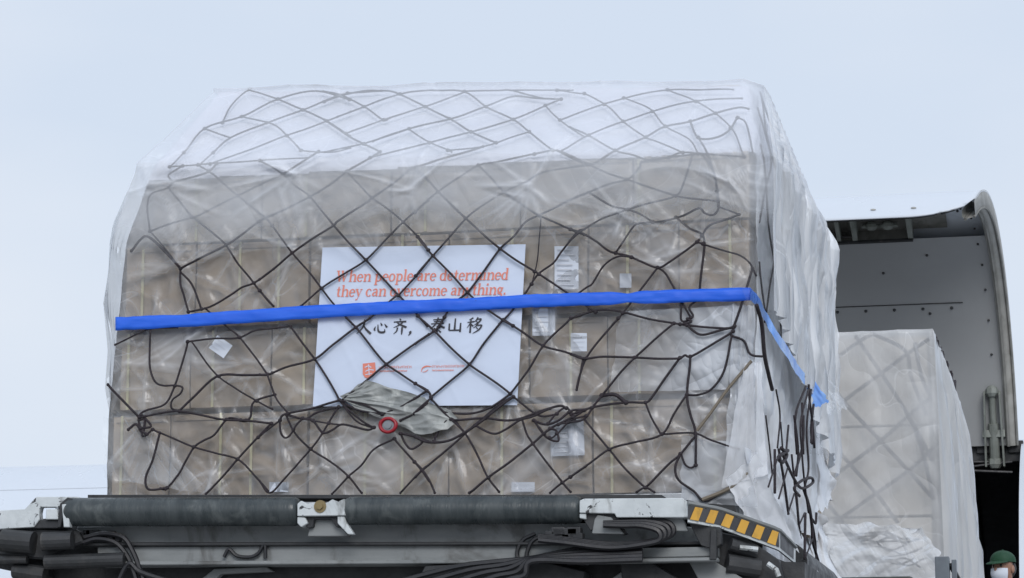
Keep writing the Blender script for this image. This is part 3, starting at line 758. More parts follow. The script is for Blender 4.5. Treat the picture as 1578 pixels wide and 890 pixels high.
# columns of cartons down both sides and the set-back top tier
for ti, (za, zb, seams, tn) in enumerate(tiers):
    for r in range(3):
        y0_, y1_ = .8 + r * .77, .8 + (r + 1) * .77
        zm = (za + zb) / 2
        rn = ['front', 'middle', 'back'][r]
        carton(xr(zm) - .7, xr(zm) - .012, y0_, y1_, za, zb - .004, 'tan carton along the right side of the netted load, %s row of the %s' % (rn, tn))
        carton(xl(zm) + .015, xl(zm) + .7, y0_, y1_, za, zb - .004, 'tan carton along the left side of the netted load, %s row of the %s' % (rn, tn))
xs5 = np.linspace(xl(Z5) + .03, xr(Z5) - .03, 5)
for k in range(4):
    carton(xs5[k], xs5[k + 1] - .004, YTOP + .03, YTOP + .8, Z4 + .004, Z5 - .03, 'white wrapped carton set back on top of the load, %s from the left' % ordn[k], group='set back cartons on top of the load')
for r in range(1, 3):
    carton(xr(Z5) - .75, xr(Z5) - .03, YTOP + .8 * r + .03, YTOP + .8 * r + .8, Z4 + .004, Z5 - .03, 'carton on top of the load at its right side, %s' % ('behind the corner' if r == 1 else 'farthest back'), group='set back cartons on top of the load')
    carton(xl(Z5) + .03, xl(Z5) + .75, YTOP + .8 * r + .03, YTOP + .8 * r + .8, Z4 + .004, Z5 - .03, 'carton on top of the load at its left side, %s' % ('behind the corner' if r == 1 else 'farthest back'), group='set back cartons on top of the load')
for o in list(bpy.data.objects):
    if '__fix' in o.keys():
        o.matrix_parent_inverse = Matrix.Identity(4); pr = o.parent
        bpy.context.view_layer.update(); o.matrix_parent_inverse = pr.matrix_world.inverted(); del o['__fix']

# ------------------------------------------------------------------ wrapping film
ANCH = [(222, 655), (280, 412), (430, 650), (530, 607), (598, 655), (790, 605), (880, 640), (1025, 412), (1080, 375), (1120, 505), (1075, 680), (1060, 600), (290, 525), (455, 390), (960, 330), (200, 560), (700, 680), (1000, 720), (330, 730), (500, 720), (850, 540), (400, 560), (250, 300), (640, 300), (1130, 280), (460, 280), (820, 290)]
def crease_field(seed, n_rand, amp):
    """height map of straight creases pulled from the points where the net bites, plus loose ones"""
    r = np.random.RandomState(seed); x0, x1, z0, z1 = xl(Z0) - .15, xr(Z0) + .15, Z0 - .15, Z5 + .15; st_ = .006
    gx = np.arange(x0, x1, st_); gz = np.arange(z0, z1, st_); H = np.zeros((len(gx), len(gz)), np.float32); segs = []
    for px, py in ANCH:
        p = at(px, py, 0)
        for k in range(11):
            a = r.uniform(0, 2 * math.pi); L = r.uniform(.10, .42); segs.append((p.x, p.z, a + r.normal(0, .05), L, r.uniform(.5, 1.1), r.uniform(.006, .013)))
    for k in range(n_rand):
        a = r.choice([.5, 2.6, 1.2, 1.9, 3.0]) + r.normal(0, .35); segs.append((r.uniform(x0, x1), r.uniform(z0, z1), a, r.uniform(.06, .34), r.choice([-1, 1, 1]) * r.uniform(.3, .95), r.uniform(.005, .014)))
    for (x, z, a, L, h, w) in segs:
        dx, dz = math.cos(a), math.sin(a); bx0, bx1 = sorted((x, x + dx * L)); bz0, bz1 = sorted((z, z + dz * L)); m = 3 * w + .03
        i0, i1 = np.searchsorted(gx, [bx0 - m, bx1 + m]); j0, j1 = np.searchsorted(gz, [bz0 - m, bz1 + m])
        if i1 - i0 < 2 or j1 - j0 < 2: continue
        X, Zz = np.meshgrid(gx[i0:i1] - x, gz[j0:j1] - z, indexing='ij'); s_ = X * dx + Zz * dz; d = -X * dz + Zz * dx; u = np.clip(s_ / L, 0, 1)
        d = d + .02 * L * np.sin(u * 3.1 + h * 9)
        tp_ = np.clip(np.sin(np.pi * np.clip(u * .9 + .1, 0, 1)), 0, 1) * ((s_ > -.02) & (s_ < L + .02))
        H[i0:i1, j0:j1] += (amp * h * tp_ * np.exp(-np.abs(d / w) ** 1.5)).astype(np.float32)
    def f(x, z):
        i = (x - x0) / st_; j = (z - z0) / st_; i = min(max(i, 0), len(gx) - 2); j = min(max(j, 0), len(gz) - 2); a, b = int(i), int(j); u, v = i - a, j - b
        return float(H[a, b] * (1 - u) * (1 - v) + H[a + 1, b] * u * (1 - v) + H[a, b + 1] * (1 - u) * v + H[a + 1, b + 1] * u * v)
    return f
CR_IN = crease_field(5, 520, .010); CR_HOOD = crease_field(9, 300, .010)
def wrap(name, off, z_lo, z_hi, nzr, mats, matfn, foldfn, lofn=None, label=None, cat=None, parent=None, ds=.022, close=True, yback=DEEP):
    """a sheet round left side, front and right side: rows in z, columns along the perimeter"""
    nl = int(yback / .05); nf = int(3.15 / ds); cols = []
    for i in range(nl): cols.append(('L', 1 - i / nl))
    for i in range(nf + 1): cols.append(('F', i / nf))
    for i in range(1, int(yback / .03) + 1): cols.append(('R', i / int(yback / .03)))
    nc = len(cols); V = np.zeros((nzr, nc, 3)); CRV = np.zeros((nzr, nc))
    for r in range(nzr):
        for c, (sd, t) in enumerate(cols):
            zl_ = lofn(sd, t) if lofn else z_lo
            z = lerp(zl_, z_hi, r / (nzr - 1)); xl_, xr__ = xl(z), xr(z); y_ = yf(z)
            if sd == 'L': p = Vector((xl_ - off, lerp(y_, yback, t), z)); nrm = Vector((-1, 0, 0)); s = -t * 3
            elif sd == 'F':
                p = Vector((lerp(xl_, xr__, t), y_ - off, z)); nrm = Vector((0, -1, 0)); s = t * 3.1
            else: p = Vector((xr__ + off, lerp(y_, yback, t), z)); nrm = Vector((1, 0, 0)); s = 3.1 + t * 3
            if z > Z4 and sd == 'F': nrm = Vector((0, -.7, .7))
            d = foldfn(sd, t, s, p)
            if sd == 'F': CRV[r, c] = min(1, abs((CR_HOOD if ds > .011 else CR_IN)(p.x, p.z)) / .012)
            if isinstance(d, Vector): p = p + d
            else: p = p + nrm * d
            p = Vector(p); p.z -= tilt(p.x, z); V[r, c] = p
    F = []; FM = []
    for r in range(nzr - 1):
        for c in range(nc - 1):
            sd, t = cols[c]; p = V[r, c]
            F.append((r * nc + c, r * nc + c + 1, (r + 1) * nc + c + 1, (r + 1) * nc + c)); FM.append(matfn(sd, t, Vector(p)))
    verts = [tuple(q) for q in V.reshape(-1, 3)]
    if close:
        top = [(nzr - 1) * nc + c for c in range(nc)]; F.append(tuple(top)); FM.append(len(mats) - 1 if len(mats) == 1 else 1)
    o = mesh_obj(name, verts, F, None, parent, True, mats, FM)
    ca = o.data.attributes.new('crease', 'FLOAT', 'POINT'); ca.data.foreach_set('value', CRV.reshape(-1).astype(np.float32))
    if label: tag(o, label, cat)
    return o
def fold_in(sd, t, s, p):
    a = ridge(s * 1.3 + p.z * .8, p.z * 2.2 - s * .5, 3, 1.7) * .010 + ridge(s * 2 - p.z * 1.3, p.z * 3, 9, 2.3) * .006
    a += nz(s, p.z, 1, 3) * .004
    if sd == 'L': a *= 1.6
    if sd == 'R': a += .02 * ridge(s * 5, p.z * .8, 2, 1.5)
    if sd == 'F' and p.z < Z1 + .05: a += .012 * ridge(s * 3 + .4 * nz(s, p.z, 4, 3), p.z * 1.2, 5, 2.0)
    if sd == 'F' and p.z > Z4: a = a * .5 + .02 * nz(s, p.z, 3, 1.5)
    return min(max(a * .55, 0), .012) + max(-.006, min(.024, CR_IN(p.x, p.z))) if sd == 'F' else a
film_in = wrap('stretch_wrap', .004, Z0 - .01, Z5 + .01, 210, [M['film_in'], M['film_slope'], M['film_side']],
               lambda sd, t, p: 1 if p.z > Z4 - .02 else (0 if sd != 'R' else 2), fold_in,
               label='clear crinkled stretch wrap around the stacked cartons of the big load', cat='plastic wrap', ds=.010)
hem_pts = [(0, Z3 - .34), (.03, Z3 - .28), (.07, Z3 - .16), (.16, Z3 - .10), (.3, Z3 - .06), (.45, Z3 - .12), (.6, Z3 - .07), (.78, Z3 - .12), (.9, Z3 - .06), (.97, Z3 - .16), (1, Z2 - .02)]
def hood_lo(sd, t):
    if sd == 'F': return float(np.interp(t, [q[0] for q in hem_pts], [q[1] for q in hem_pts])) + .03 * nz(t * 14, 2) + .012 * nz(t * 50, 7)
    if sd == 'R': return float(np.interp(t, [0, .06, .2, .45, .75, 1], [Z2 - .02, Z2 - .03, Z2 - .10, Z2 - .25, Z1 + .02, Z1 - .12])) + .06 * nz(t * 7, 3) + .015 * nz(t * 22, 5)
    return Z0 + .05 * nz(t * 9, 5) if t > .10 else lerp(Z3 - .34, Z0, t / .10)
def fold_hood(sd, t, s, p):
    damp = float(np.interp(p.z, [Z5 - .45, Z5], [1, .12]))
    if sd == 'F':
        a = ridge(s * 1.1 + p.z * 1.4, p.z * 1.8 - s * .6, 13, 1.5) * .016 + nz(s, p.z, 2, 2.4) * .010
        e = max(0, .05 - t) / .05; a += max(-.004, CR_HOOD(p.x, p.z))
        if p.z > Z4 - .25 and p.z < Z4 + .2: a += .02 * math.cos((p.z - Z4) / .45 * math.pi) ** 2
        return Vector((-.05 * e * damp, -a, a * .5 if p.z > Z4 else 0))
    if sd == 'L':
        a = -.045 + .03 * damp + .03 * ridge(s * 2, p.z * 1.6, 4, 1.5) * damp + .045 * math.exp(-((p.z - Z3) / .3) ** 2) - .05 * float(np.interp(p.z, [Z0, Z2], [1, 0]))
        return Vector((-a, 0, 0))
    a = .015 + damp * (.05 * ridge(s * 4.2 + .3 * nz(p.z, s, 1, 2), p.z * .55, 7, 1.3) + .022 * ridge(s * 11, p.z * 1.1, 2, 1.3) + .012 * nz(s * 9, p.z * 3, 3))
    a += .0 * math.sin(min(1, t * 1.1) * math.pi * .62) * float(np.interp(p.z, [Z0, Z2, Z4, Z5], [.3, 1, .7, .1]))
    return Vector((a * min(1, .3 + t * 8), 0, -.14 * t * float(np.interp(p.z, [Z4, Z5], [0, 1]))))
hood = wrap('plastic_hood', .080, Z0 - .12, Z5 + .02, 190, [M['hood'], M['hood'], M['hood_side'], M['film_clear']],
            lambda sd, t, p: 0 if sd == 'F' else (2 if sd == 'R' else 3), fold_hood, hood_lo,
            label='milky plastic hood draped over the top and right side of the netted load', cat='plastic sheet', ds=.012)
# loose pieces of the hood: flaps hanging at the right
def flap(name, outline, Ys, mat, parent, amp=.02, n=18, seed=0, vert=True):
    """outline = four corners TL TR BR BL in pixels, Ys their depths"""
    P = [at(x, y, Y) for (x, y), Y in zip(outline, Ys)]; V = []
    for i in range(n + 1):
        for j in range(n + 1):
            u, v = i / n, j / n
            q = (P[0].lerp(P[1], u)).lerp(P[3].lerp(P[2], u), v)
            e = math.sin(u * math.pi)
            f_ = ridge(u * 2.4 + .3 * v + seed, v * (.5 if vert else 1.5) + seed, seed, 1.6)
            q = q + Vector((amp * .5 * nz(u * 3, v * 4, seed + 2), -amp * f_ - amp * nz(u * 4, v * 3, seed), (amp * 1.6 * nz(u * 5, seed) if j in (0, n) else 0)))
            if i in (0, n): q = q + Vector((amp * 1.5 * nz(v * 6, seed + 3), 0, 0))
            V.append(q)
    F = [(i * (n + 1) + j, (i + 1) * (n + 1) + j, (i + 1) * (n + 1) + j + 1, i * (n + 1) + j + 1) for i in range(n) for j in range(n)]
    return mesh_obj(name, V, F, mat, parent, True)
M['flap_white'] = film('white_flap', .84, .10, .3, col=(.90, .93, .98), fold=(1.5, 1.5, .8), bump=.35, trans=.15, gloss=.4)
M['flap_soft'] = film('soft_flap', .50, .15, .3, col=(.90, .93, .98), fold=(1.5, 1.5, .6), bump=.35, trans=.15, gloss=.5)
M['bag'] = film('loose_clear_bag', .28, .12, .5, fold=(1.3, 1.3, 1.3), bump=.6, gloss=.35)
flap('loose_flap', [(1148, 690), (1190, 706), (1268, 905), (1190, 905)], [-.10, .10, .9, .25], M['flap_white'], hood, .013, 30, 3)
flap('loose_flap', [(1118, 738), (1168, 700), (1232, 852), (1160, 822)], [-.085, -.08, .2, .0], M['flap_white'], hood, .012, 30, 8)
flap('loose_flap', [(1146, 560), (1172, 556), (1184, 730), (1112, 752)], [-.062, -.03, -.04, -.085], M['flap_soft'], hood, .008, 26, 51)
flap('loose_flap', [(1232, 640), (1262, 640), (1288, 778), (1245, 790)], [2.3, 2.7, 2.9, 2.3], M['flap_white'], hood, .04, 18, 5)
flap('loose_flap', [(1240, 572), (1268, 568), (1308, 624), (1262, 648)], [1.9, 2.0, 2.0, 1.9], M['film_clear'], hood, .03, 14, 9)
flap('loose_flap', [(1240, 575), (1262, 600), (1270, 700), (1238, 700)], [2.0, 2.2, 2.3, 2.2], M['film_clear'], hood, .03, 14, 19)
flap('loose_flap', [(1225, 770), (1262, 790), (1300, 905), (1240, 905)], [2.4, 2.7, 2.8, 2.4], M['flap_white'], hood, .05, 18, 15)
flap('loose_flap', [(1050, 672), (1150, 684), (1168, 782), (1050, 772)], [-.025, -.03, -.045, -.042], M['bag'], hood, .009, 30, 12, False)
flap('loose_flap', [(955, 480), (1145, 470), (1120, 600), (940, 604)], [-.028, -.028, -.03, -.028], M['bag'], hood, .008, 24, 22, False)
flap('loose_flap', [(1128, 470), (1162, 470), (1166, 745), (1120, 700)], [-.035, -.03, -.05, -.045], M['bag'], hood, .012, 24, 32)
flap('loose_flap', [(160, 640), (215, 650), (330, 762), (160, 735)], [-.04, -.03, -.03, -.04], M['film_clear'], hood, .012, 20, 41, False)

# ------------------------------------------------------------------ poster with its lettering
PY = -.036
PC = [(497, 381), (810, 376), (797, 624), (482, 626)]
def ppt(px, py, lift=0.0):
    """a point of the poster's paper; px,py read off the photo"""
    p = at(px, py, PY); b = .006 * nz(p.x * 2.2, p.z * 2.2, 3) + .002 * nz(p.x * 8, p.z * 8, 5) - .16 * CR_HOOD(p.x + .07, p.z - .4)
    return at(px, py, PY + b - lift)
V = []; n1, n2 = 110, 84
for i in range(n1 + 1):
    for j in range(n2 + 1):
        u, v = i / n1, j / n2
        x = lerp(lerp(PC[0][0], PC[1][0], u), lerp(PC[3][0], PC[2][0], u), v); y = lerp(lerp(PC[0][1], PC[1][1], u), lerp(PC[3][1], PC[2][1], u), v)
        V.append(ppt(x, y))
F = [(i * (n2 + 1) + j, (i + 1) * (n2 + 1) + j, (i + 1) * (n2 + 1) + j + 1, i * (n2 + 1) + j + 1) for i in range(n1) for j in range(n2)]
poster = mesh_obj('poster', V, F, M['poster'], None, True); tag(poster, 'white paper poster with red English and black Chinese lettering on the front of the load', 'poster')

def ribbon(mb, pts, place):
    """pts: (x, y, width) in glyph space -> flat brush stroke"""
    P = pts; L = []; R_ = []
    for i in range(len(P)):
        a = P[max(i - 1, 0)]; b = P[min(i + 1, len(P) - 1)]
        dx, dy = b[0] - a[0], b[1] - a[1]; d = math.hypot(dx, dy) or 1; nx_, ny_ = -dy / d, dx / d; w = P[i][2] / 2
        L.append((P[i][0] + nx_ * w, P[i][1] + ny_ * w)); R_.append((P[i][0] - nx_ * w, P[i][1] - ny_ * w))
    V = [place(*q) for q in L] + [place(*q) for q in R_]; n = len(P)
    mb.add(V, [(i, i + 1, n + i + 1, n + i) for i in range(n - 1)])
def smooth3(pts, seg=4):
    return [tuple(q) for q in catmull([Vector(p) for p in pts], seg)]
TK, TN = .13, .045
def arc(cx, cy_, rx, ry, a0, a1, n=10):
    o = []
    for i in range(n + 1):
        a = D2R(lerp(a0, a1, i / n)); o.append((cx + rx * math.cos(a), cy_ + ry * math.sin(a), lerp(TN, TK, abs(math.cos(a)) ** 1.3)))
    return o
def st(x, y0, y1): return [(x, y0, TK), (x, y1, TK)]
def sf(x0, x1, y): return [(x0, y, .05), (x1, y, .05)]
XH = .5
GL = {
 'h': (.62, [st(.15, 0, .78), sf(.03, .15, .76), sf(.03, .27, .02), sf(.38, .62, .02), [(.2, .34, TN), (.3, .47, TN), (.42, .47, .1), (.5, .36, TK), (.5, 0, TK)]]),
 'n': (.62, [st(.15, 0, XH), sf(.03, .15, .48), sf(.03, .27, .02), sf(.38, .62, .02), [(.2, .34, TN), (.3, .47, TN), (.42, .47, .1), (.5, .36, TK), (.5, 0, TK)]]),
 'm': (.92, [st(.15, 0, XH), sf(.03, .15, .48), sf(.03, .27, .02), sf(.36, .58, .02), sf(.68, .92, .02), [(.2, .34, TN), (.3, .47, TN), (.4, .46, .1), (.46, .36, TK), (.46, 0, TK)], [(.5, .34, TN), (.6, .47, TN), (.7, .46, .1), (.79, .36, TK), (.79, 0, TK)]]),
 'r': (.46, [st(.15, 0, XH), sf(.03, .15, .48), sf(.03, .3, .02), [(.2, .34, TN), (.28, .45, .07), (.36, .47, .1), (.42, .42, .13)]]),
 'e': (.50, [arc(.26, .25, .18, .24, 0, 320, 16), [(.1, .27, TN), (.42, .27, TN)]]),
 'c': (.47, [arc(.26, .25, .18, .24, 40, 320, 14), [(.38, .38, .12), (.4, .42, .12)]]),
 'o': (.54, [arc(.27, .25, .19, .24, 0, 360, 20)]),
 'p': (.58, [st(.15, -.24, XH), sf(.03, .15, .48), sf(.03, .28, -.22), arc(.31, .25, .18, .23, 150, -150, 16)]),
 'd': (.58, [st(.43, 0, .78), sf(.31, .43, .76), sf(.43, .55, .02), arc(.26, .25, .18, .23, 30, 330, 16)]),
 'a': (.54, [[(.12, .4, .12), (.2, .48, TN), (.32, .48, .08), (.4, .38, TK), (.4, .08, TK), (.5, .02, TN)], [(.4, .3, TN), (.2, .26, .07), (.12, .14, TK), (.2, .03, .06), (.38, .1, TN)]]),
 'l': (.30, [st(.15, 0, .78), sf(.03, .15, .76), sf(.03, .28, .02)]),
 'i': (.30, [st(.15, 0, XH), sf(.03, .15, .48), sf(.03, .28, .02), [(.15, .63, .15), (.15, .76, .15)]]),
 't': (.38, [[(.18, .68, .06), (.18, .5, TK), (.18, .12, TK), (.25, .03, .07), (.35, .07, TN)], sf(.04, .34, .48)]),
 'v': (.54, [[(.1, .5, TK), (.28, .02, .12)], [(.28, .02, TN), (.46, .5, TN)], sf(.0, .22, .48), sf(.36, .54, .48)]),
 'y': (.54, [[(.1, .5, TK), (.29, .04, .12)], [(.47, .5, TN), (.28, .0, TN), (.2, -.18, .06), (.08, -.2, .12)], sf(.0, .22, .48), sf(.36, .54, .48)]),
 'g': (.52, [arc(.24, .33, .14, .16, 0, 360, 16), [(.14, .2, TN), (.12, .1, .08), (.34, .06, .12), (.42, -.05, .1), (.3, -.2, TN), (.12, -.18, .08), (.1, -.06, TN)], [(.36, .42, TN), (.48, .47, .1)]]),
 's': (.42, [[(.36, .38, .07), (.26, .48, TN), (.13, .42, .1), (.16, .3, .13), (.32, .2, .13), (.34, .08, .1), (.2, .02, TN), (.08, .1, .08)]]),
 'W': (.98, [[(.12, .74, TK), (.3, .02, .13)], [(.3, .02, TN), (.48, .7, TN)], [(.44, .74, TK), (.64, .02, .13)], [(.64, .02, TN), (.86, .74, TN)], sf(.0, .24, .73), sf(.36, .56, .73), sf(.74, .98, .73)]),
 '.': (.26, [[(.12, 0, .14), (.12, .13, .14)]]), ' ': (.26, [])}
def set_text(s, x0, x1, yb0, yb1, size, mat, name, italic=.14):
    W_ = sum(GL[c][0] for c in s); k = (x1 - x0) / W_; pen = 0; mb = MB(); lift = [.003]
    for c in s:
        w, strokes = GL[c]
        for sk in strokes:
            lift[0] += .00002
            def place(gx, gy):
                X = x0 + (pen + gx) * k + gy * size * italic; Y_ = lerp(yb0, yb1, (X - x0) / (x1 - x0)) - gy * size
                return ppt(X, Y_, lift[0])
            q = sk if len(sk) == 2 or len(sk) > 9 else smooth3(sk, 3)
            ribbon(mb, [(a, b, max(.03, c_)) for a, b, c_ in q], place)
        pen += w
    return mb.build(name, mat, poster)
set_text('When people are determined', 517, 783, 434, 430.5, 23, M['ink_red'], 'lettering')
set_text('they can overcome anything.', 517, 780, 457, 453.5, 23, M['ink_red'], 'lettering')
CH = {
 'ren': [[(.50, .97, .07), (.5, .75, .12), (.40, .42, .10), (.06, .04, .03)], [(.47, .62, .04), (.62, .36, .12), (.97, .04, .15)]],
 'xin': [[(.16, .5, .03), (.10, .32, .12), (.15, .22, .07)], [(.30, .62, .05), (.34, .26, .11), (.46, .14, .12), (.74, .14, .13), (.76, .34, .03)], [(.46, .74, .04), (.56, .56, .13)], [(.72, .66, .04), (.90, .44, .14)]],
 'qi': [[(.46, .99, .05), (.54, .88, .12)], [(.10, .76, .07), (.5, .79, .09), (.9, .80, .11)], [(.68, .76, .1), (.5, .6, .09), (.10, .40, .03)], [(.32, .72, .07), (.52, .6, .1), (.94, .42, .14)], [(.36, .42, .11), (.33, .2, .09), (.14, .0, .03)], [(.66, .44, .11), (.66, .2, .12), (.66, -.04, .06)]],
 'tai': [[(.2, .87, .06), (.8, .91, .09)], [(.25, .75, .06), (.76, .78, .08)], [(.08, .61, .06), (.92, .66, .09)], [(.52, 1.02, .09), (.44, .74, .1), (.3, .5, .09), (.04, .30, .03)], [(.55, .64, .05), (.7, .48, .11), (.98, .36, .13)], [(.5, .5, .09), (.5, .04, .11), (.4, .1, .03)], [(.28, .36, .04), (.38, .27, .1)], [(.22, .06, .08), (.44, .2, .03)], [(.7, .4, .08), (.57, .28, .03)], [(.56, .24, .03), (.76, .06, .12)]],
 'shan': [[(.5, .95, .08), (.5, .22, .13)], [(.14, .62, .09), (.15, .18, .12)], [(.15, .18, .08), (.86, .2, .09)], [(.86, .66, .09), (.86, .08, .13)]],
 'yi': [[(.40, .97, .1), (.14, .83, .04)], [(.04, .67, .06), (.48, .73, .09)], [(.26, .9, .09), (.26, .0, .12)], [(.25, .64, .09), (.04, .32, .03)], [(.28, .58, .05), (.43, .42, .11)], [(.70, 1.0, .1), (.6, .82, .08), (.47, .70, .03)], [(.66, .87, .06), (.9, .89, .1), (.76, .68, .09), (.48, .50, .03)], [(.6, .76, .04), (.7, .66, .1)], [(.74, .60, .1), (.6, .42, .07), (.44, .32, .03)], [(.70, .47, .06), (.97, .49, .1), (.8, .2, .1), (.42, -.04, .03)], [(.62, .36, .04), (.73, .26, .1)]],
 'comma': [[(.18, .16, .16), (.22, .06, .14), (.1, -.12, .03)]]}
mb = MB(); lift = .0032
for nm, cx in (('ren', 561), ('xin', 587), ('qi', 616), ('comma', 640), ('tai', 674), ('shan', 701), ('yi', 731)):
    w = 24.0; base = lerp(515, 512.5, (cx - 561) / 170)
    for sk in CH[nm]:
        lift += .00002
        def place(gx, gy): return ppt(cx - w / 2 + gx * w + (gy - .5) * 2.0, base - gy * w, lift)
        ribbon(mb, smooth3(sk, 4) if len(sk) > 2 else [tuple(lerp(sk[0][q], sk[1][q], t) for q in range(3)) for t in (0, .3, .7, 1)], place)
mb.build('chinese_lettering', M['ink_dark'], poster)
# emblems along the foot of the poster: red shield, red swoosh, each with tiny lettering
mb = MB()
sh = [(559, 560), (578, 558), (579, 574), (574, 580), (568, 583), (562, 581), (559, 576)]
mb.add([ppt(x, y, .0032) for x, y in sh], [tuple(range(len(sh)))]); mb.build('shield_emblem', M['ink_red'], poster)
mb = MB()
for a in ([(562, 566, 1.4), (568, 563, 1.4), (572, 566, 1.6)], [(563, 572, 1.4), (569, 569, 1.4), (576, 570, 1.4)], [(568, 561, 1.2), (569, 578, 1.2)], [(563, 577, 1.2), (573, 575, 1.2)]):
    ribbon(mb, [(x, y, w) for x, y, w in a], lambda x, y: ppt(x, y, .0045))
mb.build('emblem_pattern', M['poster'], poster)
mb = MB()
ribbon(mb, smooth3([(649, 573, .6), (651, 567, 1.8), (657, 564, 2.2), (665, 564.5, .8)]), lambda x, y: ppt(x, y, .0032))
ribbon(mb, smooth3([(651, 573, .5), (656, 572, 1.2), (660, 569, .6)]), lambda x, y: ppt(x, y, .0036))
mb.build('swoosh_emblem', M['ink_red'], poster)
mb = MB(); rr_ = random.Random(9)
for (xa_, xb_, y, h, stp) in ((584, 632, 566, 3.6, 3.4), (584, 628, 572, 2.2, 2.2), (666, 716, 566, 3.6, 3.6), (666, 700, 572, 2.0, 2.0)):
    x = xa_; li = .0033
    while x < xb_:
        w = stp * .7; yy = y - (x - 560) * .014
        for q in ([(x, yy - h / 2, .5), (x, yy + h / 2, .5)], [(x, yy - h / 2 * rr_.choice((1, .0)), .45), (x + w, yy - h / 2 * rr_.choice((1, 0.)), .45)], [(x + w, yy - h / 2 * rr_.random(), .5), (x + w * rr_.choice((1, .4)), yy + h / 2, .5)]):
            li += .00001; ribbon(mb, q, lambda a, b: ppt(a, b, li))
        x += stp
mb.build('small_lettering', M['ink_red'], poster)

# crumpled grey sheet tucked below the poster
def crumple(outline, Y, name, mat, label, cat, amp=.035, seed=0, n=26):
    D = []
    for i in range(len(outline)):
        a, b_ = outline[i], outline[(i + 1) % len(outline)]
        for k in range(8): D.append((lerp(a[0], b_[0], k / 8) + 2.6 * nz(i * .9 + k / 8, 3), lerp(a[1], b_[1], k / 8) + 2.6 * nz(i * .9 + k / 8, 9)))
    V = []; F = []; nd = len(D); nr = 34
    for j in range(nr + 1):
        for i in range(nd):
            v = j / nr; cx_ = lerp(535, 695, max(0, min(1, (D[i][0] - 524) / 200))) * .9 + 630 * .1; cy__ = lerp(609, 650, max(0, min(1, (cx_ - 535) / 180)))
            x, y = lerp(cx_, D[i][0], v), lerp(cy__, D[i][1], v)
            an = math.atan2(y - 612, x - 520); rd = math.hypot(x - 520, y - 612)
            d = amp * (ridge(an * 3.2 + .12 * nz(x * .03, y * .03, 2), rd * .006, seed, 1) * .9 + ridge(an * 7 + rd * .012, rd * .02, seed + 4, 1) * .45) + amp * .4 * ridge(x * .035, y * .07, seed)
            V.append(at(x, y, Y - d * .8))
    for j in range(nr):
        for i in range(nd): F.append((j * nd + i, j * nd + (i + 1) % nd, (j + 1) * nd + (i + 1) % nd, (j + 1) * nd + i))
    o = mesh_obj(name, V, F, mat, None, True); tag(o, label, cat); return o
crumple([(524, 610), (540, 603), (552, 592), (566, 585), (590, 594), (620, 603), (656, 611), (664, 622), (694, 632), (706, 646), (690, 661), (664, 668), (640, 667), (618, 657), (605, 650), (575, 640), (550, 628), (535, 620)], PY - .012, 'crumpled_sheet', M['tarp'], 'crumpled grey green sheet pushed up over the foot of the poster', 'plastic sheet', .016, 2)

